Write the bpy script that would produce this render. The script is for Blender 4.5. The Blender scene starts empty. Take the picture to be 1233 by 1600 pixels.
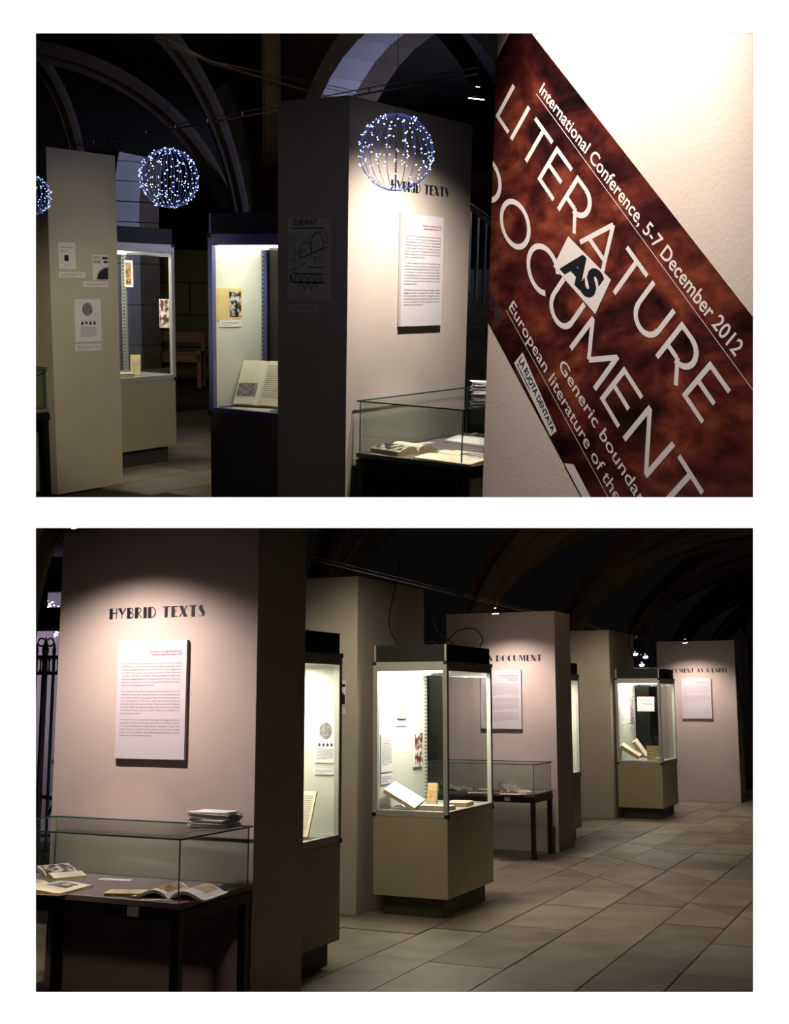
import bpy, math, random
from mathutils import Matrix, Vector
random.seed(7)
C = bpy.context.scene.collection
SC = bpy.context.scene
R = math.radians
# ------------------------------------------------------------------ camera, world, sun, exposure
EYE = Vector((0, 0, 1.5))
PITCH = R(8.98)
cam = bpy.data.cameras.new('camera')
cam.sensor_fit = 'VERTICAL'; cam.sensor_height = 36.0; cam.lens = 41.625
cam.clip_start = 0.05; cam.clip_end = 200
cam_o = bpy.data.objects.new('camera', cam); C.objects.link(cam_o)
cam_o.location = EYE; cam_o.rotation_euler = (R(90) + PITCH, 0, 0)
SC.camera = cam_o
SC.view_settings.view_transform = 'Standard'; SC.view_settings.look = 'None'
SC.view_settings.gamma = 1; SC.view_settings.exposure = 0
SC.view_settings.use_curve_mapping = False
SC.cycles.max_bounces = 8; SC.cycles.transparent_max_bounces = 24
SC.cycles.caustics_reflective = False; SC.cycles.caustics_refractive = False
SC.cycles.sample_clamp_indirect = 4
wd = bpy.data.worlds.new('world'); SC.world = wd; wd.use_nodes = True
bg = wd.node_tree.nodes['Background']; bg.inputs[0].default_value = (.40, .35, .37, 1); bg.inputs[1].default_value = .007
FW = Vector((0, math.cos(PITCH), math.sin(PITCH)))       # axis across the facade
UP = Vector((0, -math.sin(PITCH), math.cos(PITCH)))
def face_pt(x, u, d): return EYE + Vector((1, 0, 0)) * x + UP * u + FW * d
sun = bpy.data.lights.new('sun', 'SUN'); sun.energy = 46; sun.angle = R(.5); sun.color = (1, .99, .97)
so = bpy.data.objects.new('sun', sun); C.objects.link(so)
sd = (-UP * math.cos(R(6)) + FW * math.sin(R(6))).normalized()   # added sun, raking down to whiten the border wall
so.rotation_euler = sd.to_track_quat('-Z', 'Y').to_euler(); so.location = face_pt(0, 6, -1)

# the upper room stands on a raked storey: its frame is turned about the eye
MUP = (Matrix.Translation(EYE) @ Matrix.Rotation(PITCH, 4, 'X') @ Matrix.Rotation(.019, 4, Vector((0, 1, .2086)).normalized())
       @ Matrix.Rotation(R(10.97), 4, 'X') @ Matrix.Translation(-EYE))
MLO = Matrix.Identity(4)
YU, YL = R(33.6), R(24.8)
def frame(M, x, y, yaw, z=0.0):      # local frame: x along the walls' fronts, y away into the room
    return M @ Matrix.Translation((x, y, z)) @ Matrix.Rotation(-yaw, 4, 'Z')
# raked top face of the storey slab, as a height in the upper room
_n = (UP * math.cos(R(.588)) - FW * math.sin(R(.588))).normalized()
_nu = (MUP.to_3x3().inverted() @ _n)
def slab_z(x, y): return 1.5 - (_nu.x * x + _nu.y * y) / _nu.z

# ------------------------------------------------------------------ materials
def mat(name, col, rough=.6, metal=0, col2=None, scale=8, bump=0, bscale=60, emit=None, estr=0, detail=4, lo=.35, hi=.65, coat=0):
    m = bpy.data.materials.new(name); m.use_nodes = True
    nt = m.node_tree; b = nt.nodes['Principled BSDF']
    b.inputs['Base Color'].default_value = (*col, 1); b.inputs['Roughness'].default_value = rough
    b.inputs['Metallic'].default_value = metal
    if coat: b.inputs['Coat Weight'].default_value = coat
    tc = nt.nodes.new('ShaderNodeTexCoord')
    if col2:
        n = nt.nodes.new('ShaderNodeTexNoise'); n.inputs['Scale'].default_value = scale; n.inputs['Detail'].default_value = detail
        r = nt.nodes.new('ShaderNodeValToRGB'); r.color_ramp.elements[0].color = (*col, 1); r.color_ramp.elements[1].color = (*col2, 1)
        r.color_ramp.elements[0].position = lo; r.color_ramp.elements[1].position = hi
        nt.links.new(tc.outputs['Object'], n.inputs['Vector']); nt.links.new(n.outputs['Fac'], r.inputs['Fac']); nt.links.new(r.outputs['Color'], b.inputs['Base Color'])
    if bump:
        n2 = nt.nodes.new('ShaderNodeTexNoise'); n2.inputs['Scale'].default_value = bscale; n2.inputs['Detail'].default_value = 5
        bp = nt.nodes.new('ShaderNodeBump'); bp.inputs['Strength'].default_value = bump; bp.inputs['Distance'].default_value = .01
        nt.links.new(tc.outputs['Object'], n2.inputs['Vector']); nt.links.new(n2.outputs['Fac'], bp.inputs['Height']); nt.links.new(bp.outputs['Normal'], b.inputs['Normal'])
    if emit:
        b.inputs['Emission Color'].default_value = (*emit, 1); b.inputs['Emission Strength'].default_value = estr
    return m
def glass_mat(name, tint):
    m = bpy.data.materials.new(name); m.use_nodes = True; nt = m.node_tree; nt.nodes.clear()
    o = nt.nodes.new('ShaderNodeOutputMaterial'); mx = nt.nodes.new('ShaderNodeMixShader'); fr = nt.nodes.new('ShaderNodeFresnel')
    ge = nt.nodes.new('ShaderNodeNewGeometry'); ma = nt.nodes.new('ShaderNodeMath'); ma.operation = 'MULTIPLY_ADD'; ma.inputs[1].default_value = -.8333; ma.inputs[2].default_value = 1.5
    nt.links.new(ge.outputs['Backfacing'], ma.inputs[0]); nt.links.new(ma.outputs[0], fr.inputs['IOR'])     # the same pane from both sides
    t = nt.nodes.new('ShaderNodeBsdfTransparent'); t.inputs[0].default_value = (*tint, 1)
    g = nt.nodes.new('ShaderNodeBsdfGlossy'); g.inputs['Roughness'].default_value = .02; g.inputs['Color'].default_value = (.9, .95, .92, 1)
    nt.links.new(fr.outputs[0], mx.inputs[0]); nt.links.new(t.outputs[0], mx.inputs[1]); nt.links.new(g.outputs[0], mx.inputs[2]); nt.links.new(mx.outputs[0], o.inputs[0])
    return m
M = {}
M['facade'] = mat('border_white', (.86, .86, .86), .9)  # white of the page border
M['reveal'] = mat('black_paint', (.01, .01, .01), .9)
M['slab'] = mat('slab_black', (.008, .008, .008), .95)
M['paint'] = mat('cream_paint', (.60, .52, .46), .7, col2=(.64, .555, .495), scale=2.5, bump=.05, bscale=90)
M['paint_olive'] = mat('olive_cream_paint', (.52, .48, .385), .7, col2=(.56, .515, .415), scale=2.5, bump=.05, bscale=90)
M['laminate'] = mat('olive_laminate', (.40, .36, .22), .45, col2=(.43, .39, .245), scale=3, bump=.03, bscale=150)
M['dark_base'] = mat('dark_plinth', (.035, .033, .03), .5, col2=(.05, .047, .04), scale=6)
M['black'] = mat('black_cap', (.006, .006, .006), .7, bump=.05)
M['alu'] = mat('brushed_aluminium', (.50, .49, .44), .35, .25, bump=.04, bscale=200)
M['alu_blue'] = mat('dark_anodised', (.15, .16, .38), .4, .2); M['cab_dark'] = mat('dark_brown_laminate', (.13, .105, .10), .5, col2=(.15, .12, .115), scale=3)
M['inner'] = mat('case_lining', (.62, .64, .56), .6, col2=(.66, .68, .6), scale=3)
M['case_floor'] = mat('case_floor_felt', (.30, .33, .32), .8, bump=.1, bscale=300)
M['tray'] = mat('grey_tray_felt', (.165, .14, .15), .85, bump=.15, bscale=400)
M['tray_rim'] = mat('tray_rim', (.19, .165, .155), .5)
M['steel_black'] = mat('black_steel', (.008, .008, .009), .35, .3)
M['glass'] = glass_mat('clear_glass', (.95, .97, .955)); M['glass_green'] = glass_mat('green_tinted_glass', (.84, .89, .85))
M['glass_edge'] = mat('glass_edge', (.02, .10, .085), .15)
M['paper'] = mat('white_paper', (.80, .78, .80), .7)
M['paper_cream'] = mat('cream_paper', (.80, .72, .55), .7, col2=(.84, .77, .62), scale=9)
M['paper_yellow'] = mat('yellowed_paper', (.62, .47, .20), .7, col2=(.70, .55, .27), scale=12)
M['board'] = mat('text_board', (.70, .66, .70), .6)
M['pink_paper'] = mat('pink_paper', (.50, .36, .36), .7)
M['page_edge'] = mat('page_edge', (.55, .38, .18), .8, col2=(.65, .5, .3), scale=60)
M['red_cover'] = mat('red_cover', (.42, .05, .03), .5)
M['dark_cover'] = mat('dark_cover', (.05, .035, .03), .5)
M['ink'] = mat('black_ink', (.008, .008, .012), .5)
M['ink_grey'] = mat('grey_ink', (.10, .08, .10), .6)
M['ink_red'] = mat('red_ink', (.45, .02, .04), .6)
M['photo_bw'] = mat('black_white_print', (.01, .01, .012), .5, col2=(.6, .58, .55), scale=28, lo=.46, hi=.60)
M['photo_brown'] = mat('sepia_print', (.13, .055, .018), .5, col2=(.5, .32, .15), scale=34, lo=.4, hi=.6)
M['photo_map'] = mat('tan_print', (.42, .34, .22), .6, col2=(.6, .52, .38), scale=18)
M['photo_red'] = mat('red_sepia_print', (.12, .03, .015), .5, col2=(.75, .68, .62), scale=22, lo=.47, hi=.58)
M['photo_orange'] = mat('orange_print', (.62, .28, .08), .6, col2=(.78, .62, .38), scale=40)
M['photo_grey'] = mat('grey_engraving', (.12, .11, .11), .6, col2=(.35, .33, .32), scale=45)
M['photo_multi'] = mat('coloured_collage', (.10, .09, .25), .5, col2=(.75, .6, .45), scale=40, lo=.45, hi=.6)
M['led'] = mat('led_blue_white', (.3, .4, 1), .5, emit=(.45, .62, 1), estr=9)
M['led_wire'] = mat('glowing_blue_wire', (.18, .22, .55), .3, emit=(.2, .27, 1), estr=.22)  # faint emission stands in for bulb light falling on the wire
M['lens'] = mat('halogen_lens', (1, 1, 1), .3, emit=(1, .93, 1), estr=30)
M['strip'] = mat('case_tube_light', (1, 1, 1), .3, emit=(1, .97, .84), estr=7)
M['chrome'] = mat('chrome', (.75, .75, .75), .2, 1)
M['rail'] = mat('rail_steel', (.32, .30, .26), .35, .9)
M['cable'] = mat('black_cable', (.01, .01, .01), .6)
M['stone'] = mat('flagstone', (.20, .165, .115), .55, col2=(.30, .255, .185), scale=2.2, bump=.25, bscale=18, detail=8)
M['stone2'] = mat('flagstone_pale', (.25, .21, .15), .5, col2=(.34, .29, .215), scale=3.1, bump=.22, bscale=20, detail=8)
M['stone3'] = mat('flagstone_dark', (.16, .13, .095), .6, col2=(.26, .215, .155), scale=2.7, bump=.25, bscale=16, detail=8)
M['grout'] = mat('floor_joint', (.035, .028, .02), .95)
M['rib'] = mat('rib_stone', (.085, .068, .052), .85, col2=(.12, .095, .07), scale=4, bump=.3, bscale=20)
M['rib_shade'] = mat('shaded_rib_stone', (.024, .019, .015), .9, col2=(.036, .028, .022), scale=5, bump=.3, bscale=20)  # rib stone darkened in colour to stand for shade
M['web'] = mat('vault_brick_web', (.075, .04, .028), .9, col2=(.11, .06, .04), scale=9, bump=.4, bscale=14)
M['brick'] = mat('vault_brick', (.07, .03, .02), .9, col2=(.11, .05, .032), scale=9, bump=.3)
M['voussoir'] = mat('reflected_arch_band', (.34, .35, .40), .8, col2=(.42, .42, .46), scale=2, bump=.2, bscale=30)  # bluish pallor stands for an arch reflected in window glass
M['ashlar'] = mat('ashlar_stone', (.15, .145, .105), .85, col2=(.20, .19, .14), scale=2, bump=.3, bscale=20)
M['iron'] = mat('black_iron', (.006, .006, .012), .5, .3)
M['wood'] = mat('bench_wood', (.26, .13, .07), .5, col2=(.32, .165, .09), scale=7)
M['far_wall'] = mat('far_facade', (.20, .155, .16), .9, col2=(.24, .19, .19), scale=1.5)
M['lit_pane'] = mat('lit_window', (.4, .45, .38), .4, emit=(.62, .72, .55), estr=.10)
M['dark_pane'] = mat('dark_window', (.01, .012, .014), .1)
M['poster_white'] = mat('poster_lettering', (.74, .70, .68), .4)
M['blue_print'] = mat('faint_blue_print', (.02, .045, .085), .4)
def poster_mat():
    m = mat('poster_print', (.1, .02, .015), .32, coat=.25)
    nt = m.node_tree; b = nt.nodes['Principled BSDF']; tc = nt.nodes.new('ShaderNodeTexCoord')
    mp = nt.nodes.new('ShaderNodeMapping'); mp.inputs['Rotation'].default_value = (0, R(40), 0); mp.inputs['Scale'].default_value = (1, 1, 1.8)
    n1 = nt.nodes.new('ShaderNodeTexNoise'); n1.inputs['Scale'].default_value = 3.4; n1.inputs['Detail'].default_value = 6; n1.inputs['Distortion'].default_value = 1.2
    n2 = nt.nodes.new('ShaderNodeTexNoise'); n2.inputs['Scale'].default_value = 17; n2.inputs['Detail'].default_value = 8
    r1 = nt.nodes.new('ShaderNodeValToRGB'); e = r1.color_ramp.elements
    e[0].position = .32; e[0].color = (.012, .005, .006, 1); e[1].position = .72; e[1].color = (.38, .075, .055, 1)
    x = e.new(.45); x.color = (.075, .016, .015, 1); x = e.new(.55); x.color = (.18, .036, .026, 1); x = e.new(.63); x.color = (.27, .078, .036, 1)
    r2 = nt.nodes.new('ShaderNodeValToRGB'); r2.color_ramp.elements[0].position = .35; r2.color_ramp.elements[0].color = (.25, .22, .22, 1); r2.color_ramp.elements[1].position = .62
    mx = nt.nodes.new('ShaderNodeMixRGB'); mx.blend_type = 'MULTIPLY'; mx.inputs[0].default_value = .75
    for n in (n1, n2): nt.links.new(mp.outputs[0], n.inputs['Vector'])
    nt.links.new(tc.outputs['Object'], mp.inputs[0]); nt.links.new(n1.outputs[0], r1.inputs[0]); nt.links.new(n2.outputs[0], r2.inputs[0])
    nt.links.new(r1.outputs[0], mx.inputs[1]); nt.links.new(r2.outputs[0], mx.inputs[2])
    # the artwork itself is dark maroon at its margins and orange-brown in its middle
    m3 = nt.nodes.new('ShaderNodeMapping'); m3.vector_type = 'TEXTURE'; m3.inputs['Location'].default_value = (.48, 0, 1.44); m3.inputs['Rotation'].default_value = (0, R(43.7), 0); m3.inputs['Scale'].default_value = (.78, 1, .42)
    gr = nt.nodes.new('ShaderNodeTexGradient'); gr.gradient_type = 'SPHERICAL'; r3 = nt.nodes.new('ShaderNodeValToRGB')
    r3.color_ramp.elements[0].color = (.22, .16, .24, 1); r3.color_ramp.elements[0].position = .0; r3.color_ramp.elements[1].color = (1.0, .95, .9, 1); r3.color_ramp.elements[1].position = .55
    m4 = nt.nodes.new('ShaderNodeMixRGB'); m4.blend_type = 'MULTIPLY'; m4.inputs[0].default_value = 1
    nt.links.new(tc.outputs['Object'], m3.inputs[0]); nt.links.new(m3.outputs[0], gr.inputs[0]); nt.links.new(gr.outputs[0], r3.inputs[0]); nt.links.new(mx.outputs[0], m4.inputs[1]); nt.links.new(r3.outputs[0], m4.inputs[2]); nt.links.new(m4.outputs[0], b.inputs['Base Color'])
    return m
M['poster'] = poster_mat()

# ------------------------------------------------------------------ mesh helpers
class MB:
    def __init__(s): s.v = []; s.f = []
    def poly(s, pts):
        n = len(s.v); s.v += [tuple(p) for p in pts]; s.f.append(tuple(range(n, n + len(pts)))); return s
    def box(s, x0, x1, y0, y1, z0, z1):
        n = len(s.v)
        s.v += [(x0, y0, z0), (x1, y0, z0), (x1, y1, z0), (x0, y1, z0), (x0, y0, z1), (x1, y0, z1), (x1, y1, z1), (x0, y1, z1)]
        s.f += [tuple(n + i for i in f) for f in ((3, 2, 1, 0), (4, 5, 6, 7), (0, 1, 5, 4), (1, 2, 6, 5), (2, 3, 7, 6), (3, 0, 4, 7))]; return s
    def hexa(s, b, t):     # bottom quad, top quad (counter-clockwise from above)
        n = len(s.v); s.v += [tuple(p) for p in b] + [tuple(p) for p in t]
        s.f += [tuple(n + i for i in f) for f in ((3, 2, 1, 0), (4, 5, 6, 7), (0, 1, 5, 4), (1, 2, 6, 5), (2, 3, 7, 6), (3, 0, 4, 7))]; return s
    def tube(s, pts, r, n=6, caps=True):
        pts = [Vector(p) for p in pts]; base = len(s.v); N = len(pts)
        for i, p in enumerate(pts):
            d = (pts[min(i + 1, N - 1)] - pts[max(i - 1, 0)]).normalized()
            a = d.cross(Vector((0, 0, 1)));  a = d.cross(Vector((1, 0, 0))) if a.length < .05 else a
            a.normalize(); b = d.cross(a); rr = r[i] if isinstance(r, (list, tuple)) else r
            for k in range(n):
                t = 2 * math.pi * k / n; s.v.append(tuple(p + a * math.cos(t) * rr + b * math.sin(t) * rr))
        for i in range(N - 1):
            for k in range(n):
                k2 = (k + 1) % n; s.f.append((base + i * n + k, base + i * n + k2, base + (i + 1) * n + k2, base + (i + 1) * n + k))
        if caps: s.f.append(tuple(base + k for k in range(n))[::-1]); s.f.append(tuple(base + (N - 1) * n + k for k in range(n)))
        return s
    def prism(s, loop, h0, h1, fn):     # loop of 2-D points; fn(a,b,h) -> 3-D point
        n = len(s.v); k = len(loop)
        s.v += [tuple(fn(a, b, h0)) for a, b in loop] + [tuple(fn(a, b, h1)) for a, b in loop]
        s.f.append(tuple(n + i for i in range(k))[::-1]); s.f.append(tuple(n + k + i for i in range(k)))
        for i in range(k): j = (i + 1) % k; s.f.append((n + i, n + j, n + k + j, n + k + i))
        return s
    def ball(s, c, r):
        t = (1 + 5 ** .5) / 2; n = len(s.v)
        V = [(-1, t, 0), (1, t, 0), (-1, -t, 0), (1, -t, 0), (0, -1, t), (0, 1, t), (0, -1, -t), (0, 1, -t), (t, 0, -1), (t, 0, 1), (-t, 0, -1), (-t, 0, 1)]
        F = [(0, 11, 5), (0, 5, 1), (0, 1, 7), (0, 7, 10), (0, 10, 11), (1, 5, 9), (5, 11, 4), (11, 10, 2), (10, 7, 6), (7, 1, 8), (3, 9, 4), (3, 4, 2), (3, 2, 6), (3, 6, 8), (3, 8, 9), (4, 9, 5), (2, 4, 11), (6, 2, 10), (8, 6, 7), (9, 8, 1)]
        k = r / 1.9021
        s.v += [(c[0] + x * k, c[1] + y * k, c[2] + z * k) for x, y, z in V]; s.f += [tuple(n + i for i in f) for f in F]; return s
    def mesh(s, name, m):
        me = bpy.data.meshes.new(name); me.from_pydata(s.v, [], s.f); me.materials.append(m); me.update(); return me
    def build(s, name, m, parent=None, mw=None, bevel=0, kind=None, label=None, smooth=False):
        me = s.mesh(name, m)
        if smooth: me.polygons.foreach_set('use_smooth', [True] * len(me.polygons))
        o = bpy.data.objects.new(name, me); C.objects.link(o)
        if parent: o.parent = parent
        if mw is not None: o.matrix_world = mw
        if bevel:
            b = o.modifiers.new('bevel', 'BEVEL'); b.width = bevel; b.segments = 2; b.limit_method = 'ANGLE'
        if kind: o['kind'] = kind
        if label: o['label'] = label
        return o
def tag(o, label, cat, group=None):
    o['label'] = label; o['category'] = cat
    if group: o['group'] = group
    return o
def thing(name, label, cat, mw, group=None):
    o = bpy.data.objects.new(name, None); C.objects.link(o); o.empty_display_size = .2
    o.matrix_world = mw; return tag(o, label, cat, group)

# ------------------------------------------------------------------ lettering
_tc = {}
def glyphmesh(s, bold=0.0, italic=0.0, res=2):
    k = (s, bold, italic, res)
    if k in _tc: return _tc[k]
    cu = bpy.data.curves.new('tmp', 'FONT'); cu.body = s; cu.size = 1; cu.resolution_u = res; cu.offset = bold; cu.shear = italic
    o = bpy.data.objects.new('tmp', cu); C.objects.link(o)
    dg = bpy.context.evaluated_depsgraph_get(); me = bpy.data.meshes.new_from_object(o.evaluated_get(dg))
    V = [(v.co.x, v.co.y) for v in me.vertices]; F = [tuple(p.vertices) for p in me.polygons]
    bpy.data.objects.remove(o); bpy.data.curves.remove(cu); bpy.data.meshes.remove(me)
    _tc[k] = (V, F); return V, F
CAPH = .69
def put_text(mb, s, fn, width=None, cap=1.0, bold=0.0, italic=0.0, x0=0, y0=0, align='L', res=2):
    """append flat text to mb; fn(a,b) -> 3-D point; cap = capital height"""
    V, F = glyphmesh(s, bold, italic, res)
    if not V: return 0
    k = cap / CAPH; lo = min(v[0] for v in V); hi = max(v[0] for v in V); w = (hi - lo) * k
    kx = k * (width / w if width else 1); w = (hi - lo) * kx
    ox = x0 - (w if align == 'R' else w / 2 if align == 'C' else 0)
    n = len(mb.v)
    mb.v += [tuple(fn(ox + (a - lo) * kx, y0 + b * k)) for a, b in V]; mb.f += [tuple(n + i for i in f) for f in F]
    return w
def arc(cx, cy, rx, ry, a0, a1, n=14): return [(cx + rx * math.cos(R(a0 + (a1 - a0) * i / n)), cy + ry * math.sin(R(a0 + (a1 - a0) * i / n))) for i in range(n + 1)]
def band(pts, w):    # polyline thickened into quads
    out = []
    for (x0, y0), (x1, y1) in zip(pts, pts[1:]):
        d = math.hypot(x1 - x0, y1 - y0) or 1; nx, ny = -(y1 - y0) / d * w / 2, (x1 - x0) / d * w / 2
        out.append([(x0 + nx, y0 + ny), (x1 + nx, y1 + ny), (x1 - nx, y1 - ny), (x0 - nx, y0 - ny)])
    return out
def ring(cx, cy, ro, ri, a0, a1, n=18):   # ro/ri = (rx,ry)
    A = arc(cx, cy, *ro, a0, a1, n); B = arc(cx, cy, *ri, a0, a1, n)
    return [[A[i], A[i + 1], B[i + 1], B[i]] for i in range(n)]
def rc(x0, x1, y0, y1): return [[(x0, y0), (x1, y0), (x1, y1), (x0, y1)]]
h = .085; T = .33
# fat/hairline display capitals: (polygons, advance)
DECO = {
 'H': (rc(0, T, 0, 1) + rc(T, .72, .5, .5 + h) + rc(.68, .68 + h, 0, 1), .85),
 'Y': ([[(0, 1), (.34, 1), (.52, .5), (.52, .38), (.38, .38)]] + band([(.82, 1), (.48, .42)], h) + rc(.40, .40 + .09, 0, .45), .95),
 'B': (rc(0, T, 0, 1) + ring(T, .77, (.30, .23), (.22, .15), -90, 90) + ring(T, .27, (.36, .27), (.28, .19), -90, 90), .80),
 'R': (rc(0, T, 0, 1) + ring(T, .74, (.32, .26), (.23, .17), -90, 90) + band([(T, .5), (.72, 0)], h), .86),
 'I': (rc(0, T, 0, 1), .46),
 'D': (rc(0, T, 0, 1) + ring(T, .5, (.46, .5), (.36, .42), -90, 90), .92),
 'T': (rc(0, .8, 1 - h, 1) + rc(.25, .55, 0, 1), .92),
 'E': (rc(0, T, 0, 1) + rc(T, .62, 1 - h, 1) + rc(T, .55, .5, .5 + h) + rc(T, .62, 0, h), .76),
 'X': ([[(0, 1), (.34, 1), (.82, 0), (.48, 0)]] + band([(.78, 1), (.04, 0)], h), .95),
 'S': ([[(.04, .78), (.12, .95), (.30, 1), (.34, .80), (.62, .36), (.58, .10), (.40, 0), (.36, .22), (.10, .58)]] + ring(.32, .80, (.24, .20), (.21, .16), 20, 110) + ring(.32, .2, (.28, .2), (.25, .16), 180, 290), .76),
 'O': (ring(.45, .5, (.45, .5), (.10, .44), 90, 270) + ring(.45, .5, (.40, .5), (.365, .46), -90, 90), 1.0),
 'C': (ring(.48, .5, (.48, .5), (.12, .44), 90, 270) + ring(.46, .5, (.36, .5), (.33, .46), 35, 90) + ring(.46, .5, (.36, .5), (.33, .46), -90, -35), .92),
 'U': (rc(0, T, .3, 1) + ring(.40, .32, (.40, .32), (.10, .27), 180, 270) + ring(.40, .32, (.34, .32), (.30, .28), 270, 360) + rc(.70, .74, .3, 1), .90),
 'M': (band([(.06, 0), (.16, 1)], h) + [[(.14, 1), (.44, 1), (.66, .1), (.50, .1)]] + band([(.56, .1), (.86, 1)], h) + rc(.82, 1.10, 0, 1), 1.26),
 'N': (rc(0, h, 0, 1) + [[(0, 1), (.34, 1), (.80, 0), (.46, 0)]] + rc(.76, .76 + h, 0, 1), .95),
 'A': (band([(.34, 1), (.03, 0)], h) + [[(.30, 1), (.50, 1), (.86, 0), (.52, 0)]] + rc(.13, .6, .25, .25 + h), .98),
 'L': (rc(0, T, 0, 1) + rc(T, .6, 0, h), .74), ' ': ([], .5)}
w_ = .102; q_ = w_ / 2
def bar(*p, w=w_): return band(list(p), w)
GEO = {   # thin geometric capitals
 'L': (bar((q_, 1), (q_, 0)) + bar((0, q_), (.55, q_)), .66),
 'I': (bar((q_, 1), (q_, 0)), .34),
 'T': (bar((.36, 1), (.36, 0)) + bar((0, 1 - q_), (.72, 1 - q_)), .86),
 'E': (bar((q_, 1), (q_, 0)) + bar((0, q_), (.64, q_)) + bar((0, .51), (.58, .51)) + bar((0, 1 - q_), (.64, 1 - q_)), .82),
 'R': (bar((q_, 1), (q_, 0)) + bar((0, 1 - q_), (.38, 1 - q_)) + bar((0, .40), (.38, .40)) + ring(.38, .6425, (.3575, .3575), (.2425, .2425), -90, 90) + bar((.38, .42), (.70, 0)), .90),
 'A': (bar((.03, 0), (.45, 1)) + bar((.87, 0), (.45, 1)) + bar((.18, .27), (.72, .27)), .98),
 'U': (bar((q_, 1), (q_, .38)) + ring(.39, .39, (.39, .39), (.275, .275), 180, 360) + bar((.78 - q_, 1), (.78 - q_, .38)), .98),
 'D': (bar((q_, 1), (q_, 0)) + bar((0, q_), (.36, q_)) + bar((0, 1 - q_), (.36, 1 - q_)) + ring(.36, .5, (.5, .5), (.385, .385), -90, 90), 1.02),
 'O': (ring(.52, .5, (.52, .52), (.405, .405), 0, 360, 36), 1.14),
 'C': (ring(.52, .5, (.52, .52), (.405, .405), 42, 318, 30), .98),
 'M': (bar((q_, 0), (q_ + .02, 1)) + bar((.07, .97), (.50, .28)) + bar((.93, .97), (.50, .28)) + bar((1 - q_, 0), (1 - q_ - .02, 1)), 1.14),
 'N': (bar((q_, 0), (q_, 1)) + bar((.06, .97), (.78, .03)) + bar((.84 - q_, 0), (.84 - q_, 1)), 1.0), ' ': ([], .4)}
def put_glyphs(mb, s, table, fn, width, cap):
    tot = sum(table[c][1] for c in s); x = 0; k = width / tot; i = 0
    o = Vector(fn(0, 0)); nrm = (Vector(fn(width * .01, 0)) - o).cross(Vector(fn(0, cap * .1)) - o).normalized()
    for c in s:
        for pl in table[c][0]:     # strokes lie a hair apart so that they never share a plane
            i += 1; n = len(mb.v); mb.v += [tuple(Vector(fn((x + a) * k, b * cap)) + nrm * ((i % 4) * .00003)) for a, b in pl]; mb.f.append(tuple(range(n, n + len(pl))))
        x += table[c][1]

P1 = ["An hybrid text is composed of verbal and non-verbal", "elements, such as pictures, illustrations and", "cinematographic frames. This process of integration", "modifies the nature and the structure of the text and", "creates a multiple reading. This possibility breaks text", "linearity, giving space to a complex system that combines", "different expressive and communicative means like words,", "images or typographical devices.",
 "", "The objects collected in this part of the exhibition can be", "defined as syncretic texts, because in a same instance of", "enunciation different language instruments play together.", "An example is a literary text that incorporates", "photographical documents like Three guineas by Virginia", "Woolf (1938), Banalité by Fargue, Parry and Loris (1930),", "Chantiers américains by André Maurois (1933) and", "illustrated reviews.",
 "", "An hybrid text can play with drawings and pages cut from", "magazines, like Portes by Georges Badoul (1925) or other", "surrealist publications. During the reading process, the", "reader discovers that the documents, even the non-verbal", "ones, are crucial for the full comprehension of the", "intention of the literary text."]
RED1 = ["Une page est une image. Elle donne une", "impression totale (Paul Valéry, 1927)"]

def text_board(label, mw, w, hgt, red, paras, top=.10):
    """a foam text board hung on a wall; local x to the right, z up, facing -y; origin bottom-left"""
    t = thing('text_board', label, 'board', mw)
    MB().box(0, w, -.022, -.003, 0, hgt).build('board', M['board'], t, bevel=.001)
    f = lambda a, b: (a, -.0235, b)
    mb = MB(); y = hgt * (1 - top); cap = hgt * .0135
    for s in red: put_text(mb, s, f, cap=cap * 1.05, x0=w * .93, y0=y, align='R', bold=.012, italic=.2); y -= hgt * .0265
    mb.build('red_lettering', M['ink_red'], t)
    mb = MB(); y = hgt * (1 - top) - hgt * .10 + (.0265 * 2 - .0265 * len(red)) * hgt
    tw = w * .86
    for i, s in enumerate(paras):
        if s:
            last = i + 1 == len(paras) or paras[i + 1] == ''
            put_text(mb, s, f, cap=cap, x0=w * .065, y0=y, width=(tw * min(1, len(s) / 57) if last else tw), bold=.0)
            y -= hgt * .0265
        else: y -= hgt * .0265
    mb.build('body_lettering', M['ink_grey'], t)
    return t

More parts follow.
